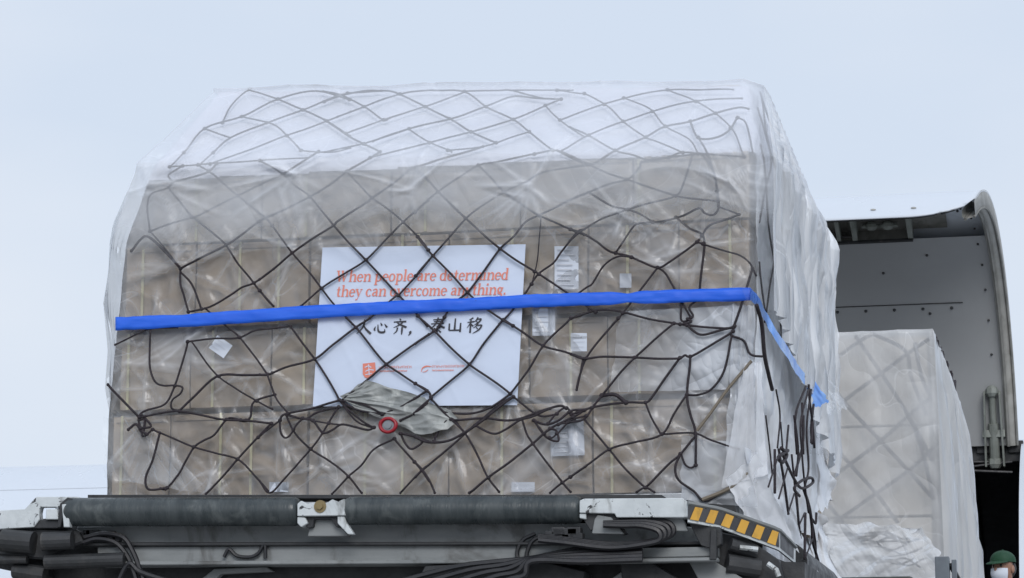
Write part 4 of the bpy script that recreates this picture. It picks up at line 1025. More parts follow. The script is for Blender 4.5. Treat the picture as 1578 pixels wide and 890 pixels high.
# ------------------------------------------------------------------ cargo net
def cv(tagc, pts):
    ox, oy, s = {'A': (160, 230, 3.296), 'B': (400, 230, 3.296), 'C': (640, 230, 3.296), 'D': (880, 230, 3.297), 'E': (160, 490, 3.177), 'F': (400, 490, 3.177), 'G': (640, 490, 3.177),
                 'H': (880, 490, 2.967), 'S': (140, 100, 2.9675), 'T': (500, 100, 2.9675), 'U': (860, 100, 2.966)}[tagc]
    return [(ox + u / s, oy + v / s) for u, v in pts]
NET = [
 ('A', [(140,515),(185,460),(225,445),(300,505),(390,605)], 1.3), ('A', [(235,415),(330,380),(450,345),(500,325),(680,235),(857,140)], 1), ('A', [(390,605),(500,545),(620,485),(700,430),(760,385),(820,348),(857,335)], 1.2),
 ('A', [(390,605),(388,680),(405,740),(410,825)], 1), ('A', [(415,625),(450,690),(490,785)], 1), ('A', [(430,825),(540,800),(640,740),(700,700),(770,675),(857,600)], 1.1),
 ('A', [(390,270),(450,345),(560,430),(620,485),(680,580),(740,650),(790,715),(857,800)], .95), ('A', [(480,100),(560,130),(680,235),(820,348),(857,385)], .9), ('A', [(350,165),(520,120),(575,100)], 1.1),
 ('A', [(235,415),(220,300),(240,230),(320,200),(350,165),(330,130),(400,80)], .9), ('A', [(390,605),(300,490),(235,415)], .8),
 ('B', [(0,180),(115,125),(220,60)], 1.1), ('B', [(0,45),(115,125),(180,185),(255,240),(340,340),(375,385)], .9), ('B', [(0,365),(115,310),(255,240),(370,170),(445,110),(530,60)], 1.1),
 ('B', [(0,660),(80,600),(165,525),(250,465),(375,385),(400,360),(540,270),(570,245),(690,165),(775,95),(857,70)], 1.15), ('B', [(445,110),(510,180),(570,245),(660,310),(730,370),(820,460),(857,510)], .9),
 ('B', [(740,75),(775,95),(857,175)], .9), ('B', [(0,320),(45,360),(165,525),(250,620),(315,705),(380,790),(470,889)], .9), ('B', [(375,385),(450,470),(540,560),(690,725),(780,820),(857,889)], 1),
 ('B', [(210,795),(315,705),(430,630),(540,560),(660,440),(730,370),(857,260)], 1), ('B', [(510,889),(570,850),(690,750),(715,735),(857,560)], 1), ('B', [(0,710),(40,765),(75,800)], 1),
 ('C', [(0,320),(115,215),(240,130),(320,80),(420,60)], 1), ('C', [(0,95),(60,150),(115,215),(200,300),(255,350),(340,425),(430,505),(530,575),(640,640),(780,735)], 1.05),
 ('C', [(320,80),(380,140),(450,215),(540,280),(630,335),(720,375),(820,420),(857,435)], 1), ('C', [(0,640),(90,540),(170,450),(255,350),(340,285),(450,215),(560,165),(660,110),(857,80)], 1),
 ('C', [(0,455),(40,480),(90,540),(170,620),(265,725),(360,805),(450,870),(500,889)], 1), ('C', [(100,889),(190,790),(265,725),(340,630),(430,505),(500,440),(560,370),(630,335),(700,300),(780,260),(857,230)], 1.05),
 ('C', [(430,889),(500,810),(560,730),(620,640),(700,580),(740,520),(820,420),(857,400)], 1), ('C', [(600,0),(720,5),(857,70)], .9), ('C', [(630,430),(620,560),(615,700)], .6),
 ('D', [(0,260),(90,215),(190,175),(290,150),(350,90),(380,58),(640,45)], 1), ('D', [(0,35),(100,80),(190,120),(290,155),(400,195),(530,235),(640,250),(760,260)], 1), ('D', [(0,90),(110,75),(220,15)], .9),
 ('D', [(100,245),(200,285),(290,305),(350,325),(415,365)], 1), ('D', [(0,470),(60,410),(150,355),(200,335),(290,305),(400,270),(530,235),(570,180),(620,60)], 1),
 ('D', [(0,400),(60,430),(130,470),(200,520),(290,540),(360,570),(440,600),(500,570),(640,470),(700,390),(790,355)], 1.1), ('D', [(80,700),(110,680),(170,590),(240,545),(310,540)], .95), ('D', [(230,510),(310,400),(350,375),(410,370)], .9),
 ('D', [(410,370),(480,360),(570,335),(650,300),(680,325),(720,335),(745,310),(750,270),(730,140),(690,60),(660,30)], 1.1), ('D', [(540,370),(600,400),(670,440),(670,560),(655,700)], 1.1), ('D', [(640,470),(780,515),(860,540),(910,580),(940,640)], .9),
 ('D', [(440,600),(480,630),(520,700)], 1), ('D', [(440,600),(360,700),(290,800),(215,889)], 1), ('D', [(750,290),(880,340)], .9), ('D', [(660,760),(600,800),(620,850),(560,870),(540,780)], 1),
 ('E', [(55,130),(160,80),(240,50),(360,45)], .9), ('E', [(235,70),(225,150),(225,240),(250,310),(290,330),(345,330),(385,340),(375,370),(335,400),(330,440),(370,455)], 1),
 ('E', [(410,110),(380,230),(345,340),(300,420),(200,455),(170,490),(180,540),(195,580),(240,545)], 1.05), ('E', [(410,115),(540,100),(660,95),(740,60),(826,50)], 1), ('E', [(430,120),(550,275),(640,340),(740,400),(826,445)], .85),
 ('E', [(600,40),(665,95),(740,190),(800,270)], .9), ('E', [(370,455),(430,395),(550,285),(680,280),(800,275),(826,272)], 1.25), ('E', [(180,490),(300,460),(370,455),(480,475),(590,495),(700,500),(820,515)], 1.1),
 ('E', [(20,325),(90,400),(160,475)], 1.2), ('E', [(235,540),(340,590),(440,630),(550,660),(655,690),(740,770),(800,850)], .95), ('E', [(270,570),(240,690),(205,780),(220,840),(310,830),(320,855)], 1.15), ('E', [(280,860),(310,830),(370,760),(400,700),(440,630),(490,595),(540,570),(600,495),(640,490),(690,505),(720,480),(735,410),(826,380)], 1.1),
 ('E', [(500,860),(580,780),(655,690),(740,600),(826,510)], 1.1), ('E', [(800,280),(820,330),(850,400),(900,450)], .9), ('E', [(165,500),(200,500),(190,560),(160,520),(120,545)], 1.3), ('E', [(180,470),(230,530),(170,540),(215,575)], 1.2),
 ('F', [(0,275),(45,275),(130,240),(270,200),(360,130),(470,45),(540,0)], 1.15), ('F', [(150,35),(200,110),(270,200),(330,290),(390,390)], 1), ('F', [(425,0),(480,55),(560,155),(620,225),(700,280),(826,360)], 1),
 ('F', [(100,500),(125,470),(250,445),(340,415),(390,400)], 1.2), ('F', [(130,470),(220,490),(280,460),(380,430)], 1.1), ('F', [(0,590),(100,500)], 1), ('F', [(100,500),(105,560),(125,585),(150,570),(180,520),(210,490)], 1),
 ('F', [(130,480),(175,565),(250,640),(340,700),(435,775),(500,855)], 1), ('F', [(0,800),(50,855),(120,790),(250,640),(310,560),(390,430)], 1), ('F', [(210,490),(260,500),(310,560),(360,545),(400,520),(460,530),(530,545),(580,540)], 1.1),
 ('F', [(390,400),(480,450),(580,500)], 1.1), ('F', [(420,430),(500,500),(560,535)], 1), ('F', [(410,385),(500,420),(600,465)], 1), ('F', [(600,470),(700,430),(820,355)], 1.1), ('F', [(690,500),(760,465),(826,420)], 1.1), ('F', [(700,560),(760,580),(826,605)], 1.2),
 ('F', [(690,565),(710,610),(740,640),(780,620),(800,600)], 1.1), ('F', [(355,860),(435,775),(500,720),(560,640),(620,580)], 1), ('F', [(660,590),(720,660),(795,745),(826,800)], 1), ('F', [(690,855),(795,745),(826,720)], 1), ('F', [(540,290),(620,225),(826,75)], 1.1),
 ('F', [(130,475),(280,505),(400,525)], .8), ('F', [(390,400),(470,500),(560,548)], .9),
 ('G', [(0,125),(100,55),(150,0)], 1.1), ('G', [(0,0),(90,60),(170,140),(265,225),(360,290),(465,360)], 1.05), ('G', [(95,375),(180,300),(265,225),(330,130),(430,5)], 1.05), ('G', [(430,5),(520,65),(625,135),(730,165),(826,200)], 1.05),
 ('G', [(480,360),(550,260),(625,135),(740,0)], 1.05), ('G', [(820,200),(790,350)], 1), ('G', [(0,320),(60,355),(80,390)], 1.1), ('G', [(0,480),(80,390)], 1.1), ('G', [(0,400),(60,355)], 1), ('G', [(80,400),(160,480),(240,560),(300,660),(350,770),(410,850)], 1),
 ('G', [(0,580),(60,605),(160,600),(240,560),(330,500),(430,420),(480,380)], 1.3), ('G', [(130,470),(260,470),(360,440),(465,370)], 1.1), ('G', [(200,490),(330,490),(440,500),(520,490),(590,465),(700,430),(750,415)], 1.2), ('G', [(310,550),(380,565),(440,545),(510,500),(580,480),(660,440)], 1.1),
 ('G', [(490,390),(560,450),(620,480),(700,480)], 1), ('G', [(0,775),(35,745),(160,640),(240,570),(400,430),(480,385)], 1.1), ('G', [(0,700),(35,745),(70,800),(95,855)], 1), ('G', [(90,590),(130,530),(180,490),(240,560)], .95), ('G', [(265,855),(360,780),(480,690),(575,615),(660,540),(780,480),(826,450)], 1.2),
 ('G', [(530,520),(545,570),(575,615),(640,700),(720,805),(760,850)], 1), ('G', [(660,855),(720,805),(826,720)], 1), ('G', [(560,520),(640,580),(700,600),(690,550),(660,540)], 1.1), ('G', [(580,500),(640,520),(700,500),(760,455),(826,430)], 1.2), ('G', [(640,540),(700,520),(780,500),(740,440),(690,470),(650,520)], 1.0), ('G', [(600,540),(650,590),(700,560),(760,500),(826,470)], .9),
 ('H', [(0,165),(60,185),(150,175),(290,180),(400,185),(490,185),(520,170),(545,175),(620,135),(735,65)], 1.15), ('H', [(215,0),(140,90),(70,180),(40,260),(25,330)], 1.05), ('H', [(0,0),(160,-40),(340,0),(480,25),(520,30),(700,45),(745,35)], 1.1), ('H', [(470,25),(380,100),(290,180),(200,280),(110,390),(60,460),(0,490)], 1.1),
 ('H', [(530,30),(560,60),(600,75),(680,55),(745,40)], 1.2), ('H', [(735,80),(700,240),(640,325),(580,350),(530,350)], 1.1), ('H', [(545,175),(530,350),(545,440),(570,520),(585,640)], 1.2), ('H', [(500,185),(440,260),(370,360),(340,385),(260,385),(110,405),(0,440)], 1.2),
 ('H', [(340,385),(370,460),(410,530)], .95), ('H', [(525,350),(470,440),(415,530),(290,565),(175,600),(90,660),(0,730)], 1.05), ('H', [(415,530),(560,525),(640,560),(770,600)], .95), ('H', [(65,470),(175,600),(250,690),(340,775)], 1), ('H', [(300,795),(340,775),(380,795)], 1),
 ('H', [(340,775),(440,670),(500,620),(560,540)], 1.15), ('H', [(505,620),(520,665),(545,682),(570,672)], 1), ('H', [(500,620),(475,680),(490,740),(560,790),(610,835),(700,790),(770,745),(825,680)], 1.15), ('H', [(735,80),(790,105),(820,165),(885,175)], 1.15), ('H', [(740,60),(765,-20)], 1.2),
 ('H', [(530,0),(550,15),(500,20)], 1.1), ('H', [(130,345),(200,350),(250,380)], 1.8),
 ('S', [(425,400),(520,290),(690,235),(855,155),(1030,85),(1187,150)], 1), ('S', [(520,290),(640,335)], .9), ('S', [(560,400),(640,330),(790,268),(970,205),(1150,135),(1330,80)], 1), ('S', [(855,155),(970,205),(1080,255),(1187,320)], 1), ('S', [(690,235),(830,270),(900,325),(960,390)], .9),
 ('S', [(700,395),(890,325),(1080,255),(1187,210)], .9), ('S', [(600,260),(640,190),(710,110),(750,105),(855,155)], .9), ('S', [(360,465),(500,455),(720,440),(870,430)], .8), ('S', [(960,390),(1100,400),(1187,380)], .8), ('S', [(425,400),(360,465)], .8), ('S', [(560,400),(500,455)], .8),
 ('T', [(0,90),(80,140),(180,190),(270,250),(310,270)], .9), ('T', [(0,170),(90,135),(180,95),(250,78),(300,100),(350,135),(460,190),(570,245),(670,305),(790,370)], 1), ('T', [(60,235),(180,190),(350,130),(450,95),(520,78),(640,120),(740,190),(860,245),(930,300)], .95), ('T', [(110,295),(270,250),(460,190),(540,160)], .9),
 ('T', [(220,345),(390,290),(570,245),(740,190),(860,145),(960,150)], 1), ('T', [(0,415),(180,360),(390,300)], .9), ('T', [(0,250),(90,310),(180,360),(260,400)], 1), ('T', [(300,400),(480,355),(670,305),(860,250),(1010,185),(1110,145)], .95), ('T', [(640,120),(740,75),(800,70),(860,95)], .9),
 ('T', [(960,80),(1060,70),(1140,90)], .8), ('T', [(390,310),(480,355),(580,390)], .8), ('T', [(560,400),(740,370),(860,330)], .8), ('T', [(1010,185),(1080,255),(1187,320)], .8),
 ('U', [(0,260),(120,210),(300,150),(500,100),(660,85),(800,95)], .9), ('U', [(30,370),(140,320),(290,260),(450,205),(600,170),(720,155),(840,152)], .9), ('U', [(160,450),(260,390),(400,330),(490,280),(610,255),(720,220),(820,195),(870,200)], 1.05), ('U', [(70,260),(140,320),(260,390),(340,410),(420,435),(500,425),(570,400),(700,410),(850,420)], .95),
 ('U', [(300,150),(420,200),(490,280),(600,340),(640,400)], .8), ('U', [(500,100),(620,160),(720,220),(800,300),(850,420)], .8), ('U', [(0,380),(120,450)], .9), ('U', [(120,130),(230,190),(300,260),(400,330),(450,350),(570,390)], .85), ('U', [(605,260),(640,330),(720,330),(780,300),(820,240)], 1.1), ('U', [(640,340),(680,400),(720,520),(735,640)], 1), ('U', [(820,240),(860,270),(890,400)], .9), ('U', [(0,60),(120,130)], .8)]
NP2 = [cv(c, p) for c, p, w in NET]
ends = [(i, e) for i in range(len(NP2)) for e in (0, -1)]
for i, e in ends:            # tie loose ends to the nearest knot of another cord
    x, y = NP2[i][e]; best = (13.0, None)
    for j in range(len(NP2)):
        if j == i: continue
        Q = NP2[j]
        for k in range(len(Q) - 1):
            (ax, ay), (bx, by) = Q[k], Q[k + 1]; dd = (bx - ax) ** 2 + (by - ay) ** 2
            tt = max(0, min(1, ((x - ax) * (bx - ax) + (y - ay) * (by - ay)) / dd)) if dd else 0
            qx, qy = lerp(ax, bx, tt), lerp(ay, by, tt); d_ = math.hypot(qx - x, qy - y)
            if d_ < best[0]: best = (d_, (qx, qy))
    if best[1]: NP2[i][e] = best[1]; continue
    # otherwise run the cord on until it meets another one
    Pn = NP2[i][-2] if e == -1 else NP2[i][1]; dx, dy = x - Pn[0], y - Pn[1]; dl = math.hypot(dx, dy) or 1; dx /= dl; dy /= dl; hit = 130.0 if y < 255 else 75.0; hp_ = None
    for j in range(len(NP2)):
        if j == i: continue
        Q = NP2[j]
        for k in range(len(Q) - 1):
            (ax, ay), (bx, by) = Q[k], Q[k + 1]; ex, ey = bx - ax, by - ay; den = dx * ey - dy * ex
            if abs(den) < 1e-6: continue
            t1_ = ((ax - x) * ey - (ay - y) * ex) / den; t2_ = ((ax - x) * dy - (ay - y) * dx) / den
            if 0 < t1_ < hit and 0 <= t2_ <= 1: hit = t1_; hp_ = (ax + ex * t2_, ay + ey * t2_)
    if hp_ and y < 620: NP2[i] = NP2[i] + [hp_] if e == -1 else [hp_] + NP2[i]
netmb = MB()
R0 = .0052
for ni, (c, pts, w) in enumerate(NET):
    off = .052 + (ni % 3) * .003
    P = catmull([skin(x, y, off) for x, y in NP2[ni]], 5)
    # small natural wobble of a slack cord
    P = [p + Vector((nz(p.x * 6, p.z * 6, ni) * .004, nz(p.x * 5, p.z * 5, ni + 3) * .004, nz(p.z * 6, p.x * 6, ni + 7) * .004)) if 0 < i < len(P) - 1 else p for i, p in enumerate(P)]
    netmb.tube(P, R0 * w, 6)
    for q in (P[0], P[-1]): netmb.ball(q, R0 * w * 1.35, 6)
# a knot wherever two cords cross
SEG = [(i, Q[k], Q[k + 1]) for i, Q in enumerate(NP2) for k in range(len(Q) - 1)]; KN = []
for a_ in range(len(SEG)):
    i, (ax, ay), (bx, by) = SEG[a_]
    for b_ in range(a_ + 1, len(SEG)):
        j, (cx, cy_), (dx, dy) = SEG[b_]
        if i == j or min(ax, bx) > max(cx, dx) or max(ax, bx) < min(cx, dx) or min(ay, by) > max(cy_, dy) or max(ay, by) < min(cy_, dy): continue
        den = (bx - ax) * (dy - cy_) - (by - ay) * (dx - cx)
        if abs(den) < 20: continue
        t1_ = ((cx - ax) * (dy - cy_) - (cy_ - ay) * (dx - cx)) / den; t2_ = ((cx - ax) * (by - ay) - (cy_ - ay) * (bx - ax)) / den
        if 0 <= t1_ <= 1 and 0 <= t2_ <= 1:
            q = (ax + (bx - ax) * t1_, ay + (by - ay) * t1_)
            if all(abs(q[0] - w_[0]) + abs(q[1] - w_[1]) > 9 for w_ in KN): KN.append(q)
for x, y in KN: netmb.ball(skin(x, y, .056), R0 * 1.75, 8, (1.25, .9, 1.1))
# netting on the right-hand side
def sidep(Y, z, out=.035): return Vector((xr(z) + out, max(Y, yf(z) + .01), z))
cell_y, cell_z = .62, .30
for k in range(-4, 6):
    for sg in (1, -1):
        P = []
        for i in range(34):
            z = Z0 - .02 + (Z5 - Z0) * i / 33; Y = k * cell_y + sg * (z - Z0) * 1.0 + (0 if sg > 0 else 2.4) + .05 * nz(z * 3, k, sg)
            if yf(z) < Y < DEEP and z > Z2 - .1: P.append(sidep(Y, z, .035 + .012 * nz(z * 4, k)))
            else:
                if len(P) > 2: netmb.tube(P, R0, 5)
                P = []
        if len(P) > 2: netmb.tube(P, R0, 5)
def sp(px, py, out=.09): return at_x(px, py, XR + out)
SIDE = [([(1246, 600), (1234, 650), (1236, 700), (1240, 745), (1246, 790)], 1.2), ([(1250, 600), (1243, 660), (1246, 720), (1240, 750)], 1.3), ([(1196, 600), (1202, 640), (1198, 690)], 1.0), ([(1180, 640), (1186, 690), (1190, 730)], .9), ([(1220, 700), (1226, 760), (1234, 830)], 1.2), ([(1244, 770), (1256, 830), (1258, 880)], 1.3), ([(1166, 470), (1174, 500), (1178, 545), (1184, 575), (1190, 600)], 2.2), ([(1242, 595), (1226, 640), (1228, 700)], 1.4), ([(1246, 592), (1248, 620), (1252, 650), (1255, 690)], 1.5), ([(1236, 620), (1238, 700)], 1.3), ([(1254, 620), (1250, 660), (1252, 684)], 1.6),
        ([(1224, 640), (1230, 696), (1227, 733)], 1.5), ([(1238, 640), (1237, 684), (1224, 733)], 1.5), ([(1252, 650), (1250, 682)], 1.5), ([(1194, 692), (1194, 760)], 1.5), ([(1200, 692), (1208, 740), (1215, 792)], 1.5),
        ([(1206, 700), (1224, 738), (1236, 752), (1252, 744), (1250, 736), (1236, 740), (1224, 752), (1232, 764)], 1.8), ([(1238, 752), (1247, 780), (1251, 808), (1253, 836), (1261, 865), (1266, 895)], 1.9), ([(1241, 790), (1240, 862)], 1.6), ([(1227, 760), (1231, 808)], 1.5),
        ([(1200, 700), (1184, 750)], 1), ([(1214, 720), (1200, 768)], 1), ([(1224, 760), (1214, 792)], 1), ([(1231, 810), (1240, 790)], 1), ([(1241, 860), (1252, 830)], 1), ([(1258, 790), (1257, 806), (1252, 800)], 1.5),
        ([(1204, 690), (1212, 700), (1206, 712), (1200, 704), (1214, 694)], 2.2), ([(1215, 655), (1211, 700)], 1.2), ([(1203, 650), (1206, 690)], .9)]
for pts, w in SIDE:
    P = catmull([sp(x, y, .15 + .02 * (len(pts) % 3)) for x, y in pts], 6); netmb.tube(P, R0 * w * .8, 6)
net = netmb.build('cargo_net', M['rope'], None, True)
tag(net, 'dark brown knotted cord cargo net stretched over the big wrapped load', 'cargo net')
mb = MB(); mb.tube(catmull([skin(x, y, .055) for x, y in cv('H', [(575, 515), (640, 430), (720, 320), (825, 195)])]), .0075, 6)
mb.tube(catmull([skin(x, y, .06) for x, y in cv('H', [(600, 830), (700, 790), (770, 745), (820, 690)])]), .010, 6)
mb.each('webbing', M['webbing'], net)
# red round tension fitting
c = at(598, 655, PY - .055)
mb = MB(); n = 28; V = []; F = []
for i in range(n):
    a = 2 * math.pi * i / n
    for k in range(8):
        b = 2 * math.pi * k / 8; rr = .036 + .009 * math.cos(b) + .003 * nz(i * .4, k)
        V.append(c + Vector((rr * 1.08 * math.cos(a), .012 * math.sin(b), rr * .92 * math.sin(a))))
for i in range(n):
    for k in range(8): F.append((i * 8 + k, ((i + 1) % n) * 8 + k, ((i + 1) % n) * 8 + (k + 1) % 8, i * 8 + (k + 1) % 8))
mb.add(V, F); ring = mb.build('tension_ring', M['red'], net, True)
mb = MB(); mb.cyl(c + Vector((0, .0, 0)), c + Vector((0, .02, 0)), .029, 20); mb.cyl(c - Vector((0, .008, 0)), c, .018, 12); mb.build('ring_core', M['metal'], ring)

# ------------------------------------------------------------------ blue tape
tp = [(178, 499), (300, 493), (486, 480), (600, 474), (720, 469), (806, 464), (890, 461), (967, 459), (1040, 456), (1100, 454.5), (1156, 453)]
def tape_y(x): return float(np.interp(x, [p[0] for p in tp], [p[1] for p in tp]))
V = []; F = []; n = 320
for i in range(n + 1):
    x = lerp(178, 1157, i / n); yc = tape_y(x); h = 10.0 + 1.3 * nz(x * .02, 3) + .5 * nz(x * .09, 5) - (3.0 * math.exp(-((x - 967) / 14) ** 2))
    for j in range(5):
        v = j / 4 - .5; V.append(at(x, yc + 2 * h * v + .8 * nz(x * .03, 8), -.0635 - .0015 * math.cos(v * 6) - .004 * nz(x * .03, v * 3, 1) - .003 * ridge(x * .025 + v * .8, v * 1.5, 4)))
for i in range(n):
    for j in range(4): F.append((i * 5 + j, (i + 1) * 5 + j, (i + 1) * 5 + j + 1, i * 5 + j + 1))
tape = mesh_obj('blue_tape', V, F, M['blue'], None, True); tag(tape, 'bright blue tape band running round the middle of the netted load', 'tape')
sd = tape.modifiers.new('t', 'SOLIDIFY'); sd.thickness = .002
def strip3(pts, name, mat, parent, wz=.06):
    V = []; F = []
    P = catmull(pts, 8)
    for i, p in enumerate(P):
        for j in range(4): V.append(p + Vector((.006 * nz(i * .3, j), 0, wz * (.5 - j / 3) + .004 * nz(i * .4, j * .5, 2))))
    for i in range(len(P) - 1):
        for j in range(3): F.append((i * 4 + j, (i + 1) * 4 + j, (i + 1) * 4 + j + 1, i * 4 + j + 1))
    return mesh_obj(name, V, F, mat, parent, True)
xo = XR + .17
strip3([at(1156, 453, -.062)] + [at_x(x, y, xx) for x, y, xx in ((1166, 462, XR + .07), (1180, 488, XR + .15), (1198, 520, XR + .20), (1215, 545, XR + .22), (1228, 568, XR + .22), (1240, 584, XR + .24))], 'side_run', M['blue_pale'], tape, .058)
flap('loose_end', [(1232, 574), (1248, 576), (1278, 618), (1258, 628)], [1.2, 1.25, 1.3, 1.25], M['blue_pale'], tape, .012, 10, 4)

# ------------------------------------------------------------------ second wrapped load in the doorway
Y2 = 7.0
B0 = at(1360, 936, Y2).z
xa2 = at(1434, 700, Y2).x - 3.1; xb2 = at(1436, 700, Y2).x; zt2 = at(1360, 516, Y2).z
mb = MB(); mb.box((xa2 - .05, Y2 - .05, B0 - .05), (xb2 + .05, Y2 + 2.5, B0), .006); p2 = mb.build('cargo_pallet', M['alu']); tag(p2, 'aluminium pallet under the farther wrapped load', 'pallet')
hh = (zt2 - B0) / 3
for t in range(3):
    for k in range(4):
        carton(xa2 + k * .775, xa2 + (k + 1) * .775 - .004, Y2 + .02, Y2 + .8, B0 + t * hh, B0 + (t + 1) * hh - .01, 'pale carton in the far load, %s from the left, %s tier' % (ordn[k], ['bottom', 'middle', 'top'][t]), group='cartons in the farther load', mi=5)
    for r in (1, 2):
        carton(xb2 - .775, xb2 - .004, Y2 + .02 + r * .8, Y2 + r * .8 + .78, B0 + t * hh, B0 + (t + 1) * hh - .01, 'pale carton down the right side of the far load, %s tier, %s' % (['bottom', 'middle', 'top'][t], ['', 'nearer', 'farther'][r]), group='cartons in the farther load', mi=5)
# netting pulled over the second load
mb = MB()
n2l = [[(1318, 517), (1358, 575), (1400, 640), (1438, 712)], [(1250, 545), (1300, 618), (1358, 680), (1400, 725), (1438, 768)], [(1250, 645), (1310, 715), (1350, 760), (1384, 806)], [(1250, 580), (1318, 530), (1345, 514)], [(1250, 662), (1300, 618), (1358, 575), (1405, 540), (1432, 522)],
       [(1250, 758), (1310, 715), (1362, 675), (1400, 640), (1435, 612)], [(1285, 806), (1350, 760), (1400, 725), (1439, 690)], [(1345, 514), (1395, 540), (1404, 580), (1428, 640)], [(1410, 528), (1420, 580), (1435, 612)], [(1400, 640), (1420, 690), (1439, 770)], [(1250, 745), (1300, 806)]]
for k, pts in enumerate(n2l): mb.tube(catmull([at(x, y, Y2 - .085) for x, y in pts], 5), .0145, 6)
for k in range(10):
    Ys = [(xb2 + .04, Y2 + .1 + k * .25 + .02 * i, lerp(B0, zt2, i / 8)) for i in range(9)]
    mb.tube([(xb2 + .04, Y2 + min(2.4, abs((k * .5 + i * .28) % 4.8 - 2.4)), lerp(B0, zt2, i / 12)) for i in range(13)], .012, 5)
n2 = mb.build('cargo_net', M['rope'], None, True); tag(n2, 'blurred grey cargo net under the milky wrap of the farther load', 'cargo net')
# its wrap
def wrap2():
    cols = []
    for i in range(8): cols.append(('L', 1 - i / 8))
    for i in range(91): cols.append(('F', i / 90))
    for i in range(1, 61): cols.append(('R', i / 60))
    nr = 70; nc = len(cols); V = []; F = []; FM = []
    for r in range(nr):
        v = r / (nr - 1); z = lerp(B0 - .1, zt2 + .03, v)
        fl = .10 * (1 - v) ** .8 * 1.2      # skirt flares outwards to the foot
        for sd_, t in cols:
            if sd_ == 'L': p = Vector((xa2 - .06 - fl * .3, lerp(Y2, Y2 + 2.45, t), z))
            elif sd_ == 'F':
                p = Vector((lerp(xa2 - .06, xb2 + .04 + fl * .35 * (t ** 6), t), Y2 - .125 - .02 * ridge(t * 9, z * .8, 2, 1.2) - .015 * nz(t * 10, z * 2, 2), z))
            else:
                a = (.05 * ridge(t * 7 + .3 * nz(z, t, 2), z * .35, 5, 1.3) + .02 * ridge(t * 16, z * .5, 8, 1.3)) * min(1, .15 + (1 - v) * 4)
                p = Vector((xb2 + .04 + fl * .35 + a + (fl * 1.35 * min(1, t * 2.2)), lerp(Y2 - .05, Y2 + 2.45, t), z - .1 * t * v))
            if v > .97: p.z -= .02 * (1 - abs(nz(t * 8, 3)))
            V.append(p)
    for r in range(nr - 1):
        for c in range(nc - 1):
            F.append((r * nc + c, r * nc + c + 1, (r + 1) * nc + c + 1, (r + 1) * nc + c)); FM.append(1 if cols[c][0] == 'R' or cols[c + 1][0] == 'R' else 0)
    F.append(tuple((nr - 1) * nc + c for c in range(nc))); FM.append(0)
    return mesh_obj('plastic_cover', V, F, None, None, True, [M['film2'], M['hood_side2']], FM)
M['hood_side2'] = film('far_side_wrap', .86, .06, .1, fold=(1.4, 1.4, .22), col=(.80, .82, .84), bump=.5)
w2 = wrap2(); tag(w2, 'milky white plastic cover over the farther load in front of the open door', 'plastic sheet')
flap('foot_bundle', [(1250, 806), (1420, 812), (1475, 905), (1248, 905)], [Y2 - .42, Y2 - .40, Y2 - .5, Y2 - .55], film('bundle_film', .56, .15, .3, col=(.86, .89, .93), fold=(1, 1, 2.2), bump=.4, gloss=.3), w2, .045, 34, 6, False)
mb = MB()
rr_ = random.Random(3)
for k in range(16):
    x0 = 1262 + rr_.random() * 70; y0 = 818 + rr_.random() * 50
    mb.tube(catmull([at(x0 + i * 24, y0 + (8 - i * 2) * math.sin(k + i * 1.3) + i * rr_.uniform(-3, 3), Y2 - .36 - .02 * (k % 3)) for i in range(5)]), .0065, 5)
mb.build('bundled_cord', M['rope'], w2)

# ------------------------------------------------------------------ worker in the doorway
YP = 9.2
hp = at(1546, 848, YP); HT = hp.z; hx = hp.x
feet = HT - 1.74
mb = MB(); mb.box((hx - .7, YP - .6, feet - .08), (hx + .9, YP + .8, feet), .01)
for sx in (-.6, .8):
    for sy in (-.5, .7): mb.cyl((hx + sx, YP + sy, 0), (hx + sx, YP + sy, feet - .05), .04, 8)
stand = mb.build('work_platform', M['grey_paint']); tag(stand, 'grey steel work platform the worker in the green cap stands on', 'work platform')
def skinned(name, verts, edges, radii, mat, parent=None, sub=2):
    me = bpy.data.meshes.new(name); me.from_pydata([tuple(v) for v in verts], edges, []); o = bpy.data.objects.new(name, me); COL.objects.link(o)
    s = o.modifiers.new('skin', 'SKIN'); s.use_smooth_shade = True
    for i, r in enumerate(radii): me.skin_vertices[0].data[i].radius = (r, r * .8) if not isinstance(r, tuple) else r
    me.skin_vertices[0].data[0].use_root = True
    ss = o.modifiers.new('sub', 'SUBSURF'); ss.levels = sub; ss.render_levels = sub
    me.materials.append(mat)
    dg = bpy.context.evaluated_depsgraph_get(); me2 = bpy.data.meshes.new_from_object(o.evaluated_get(dg)); o.modifiers.clear(); o.data = me2
    if parent: o.parent = parent
    return o
per = empty('person', (hx, YP, feet), 'person in a green cap and white face mask standing at the aircraft door', 'person')
bpy.context.view_layer.update()
bv = [(0, 0, .92), (0, 0, 1.12), (0, 0, 1.34), (0, 0, 1.45), (0, -.01, 1.53), (0, -.02, 1.62), (0, -.01, 1.68),
      (.18, 0, 1.40), (.24, .0, 1.12), (.22, -.10, .88), (.21, -.13, .80), (-.18, 0, 1.40), (-.24, 0, 1.12), (-.22, -.10, .88), (-.21, -.13, .80),
      (.10, 0, .86), (.11, -.01, .48), (.11, .02, .09), (.12, -.13, .04), (-.10, 0, .86), (-.11, -.01, .48), (-.11, .02, .09), (-.12, -.13, .04)]
be = [(0, 1), (1, 2), (2, 3), (3, 4), (4, 5), (5, 6), (2, 7), (7, 8), (8, 9), (9, 10), (2, 11), (11, 12), (12, 13), (13, 14), (0, 15), (15, 16), (16, 17), (17, 18), (0, 19), (19, 20), (20, 21), (21, 22)]
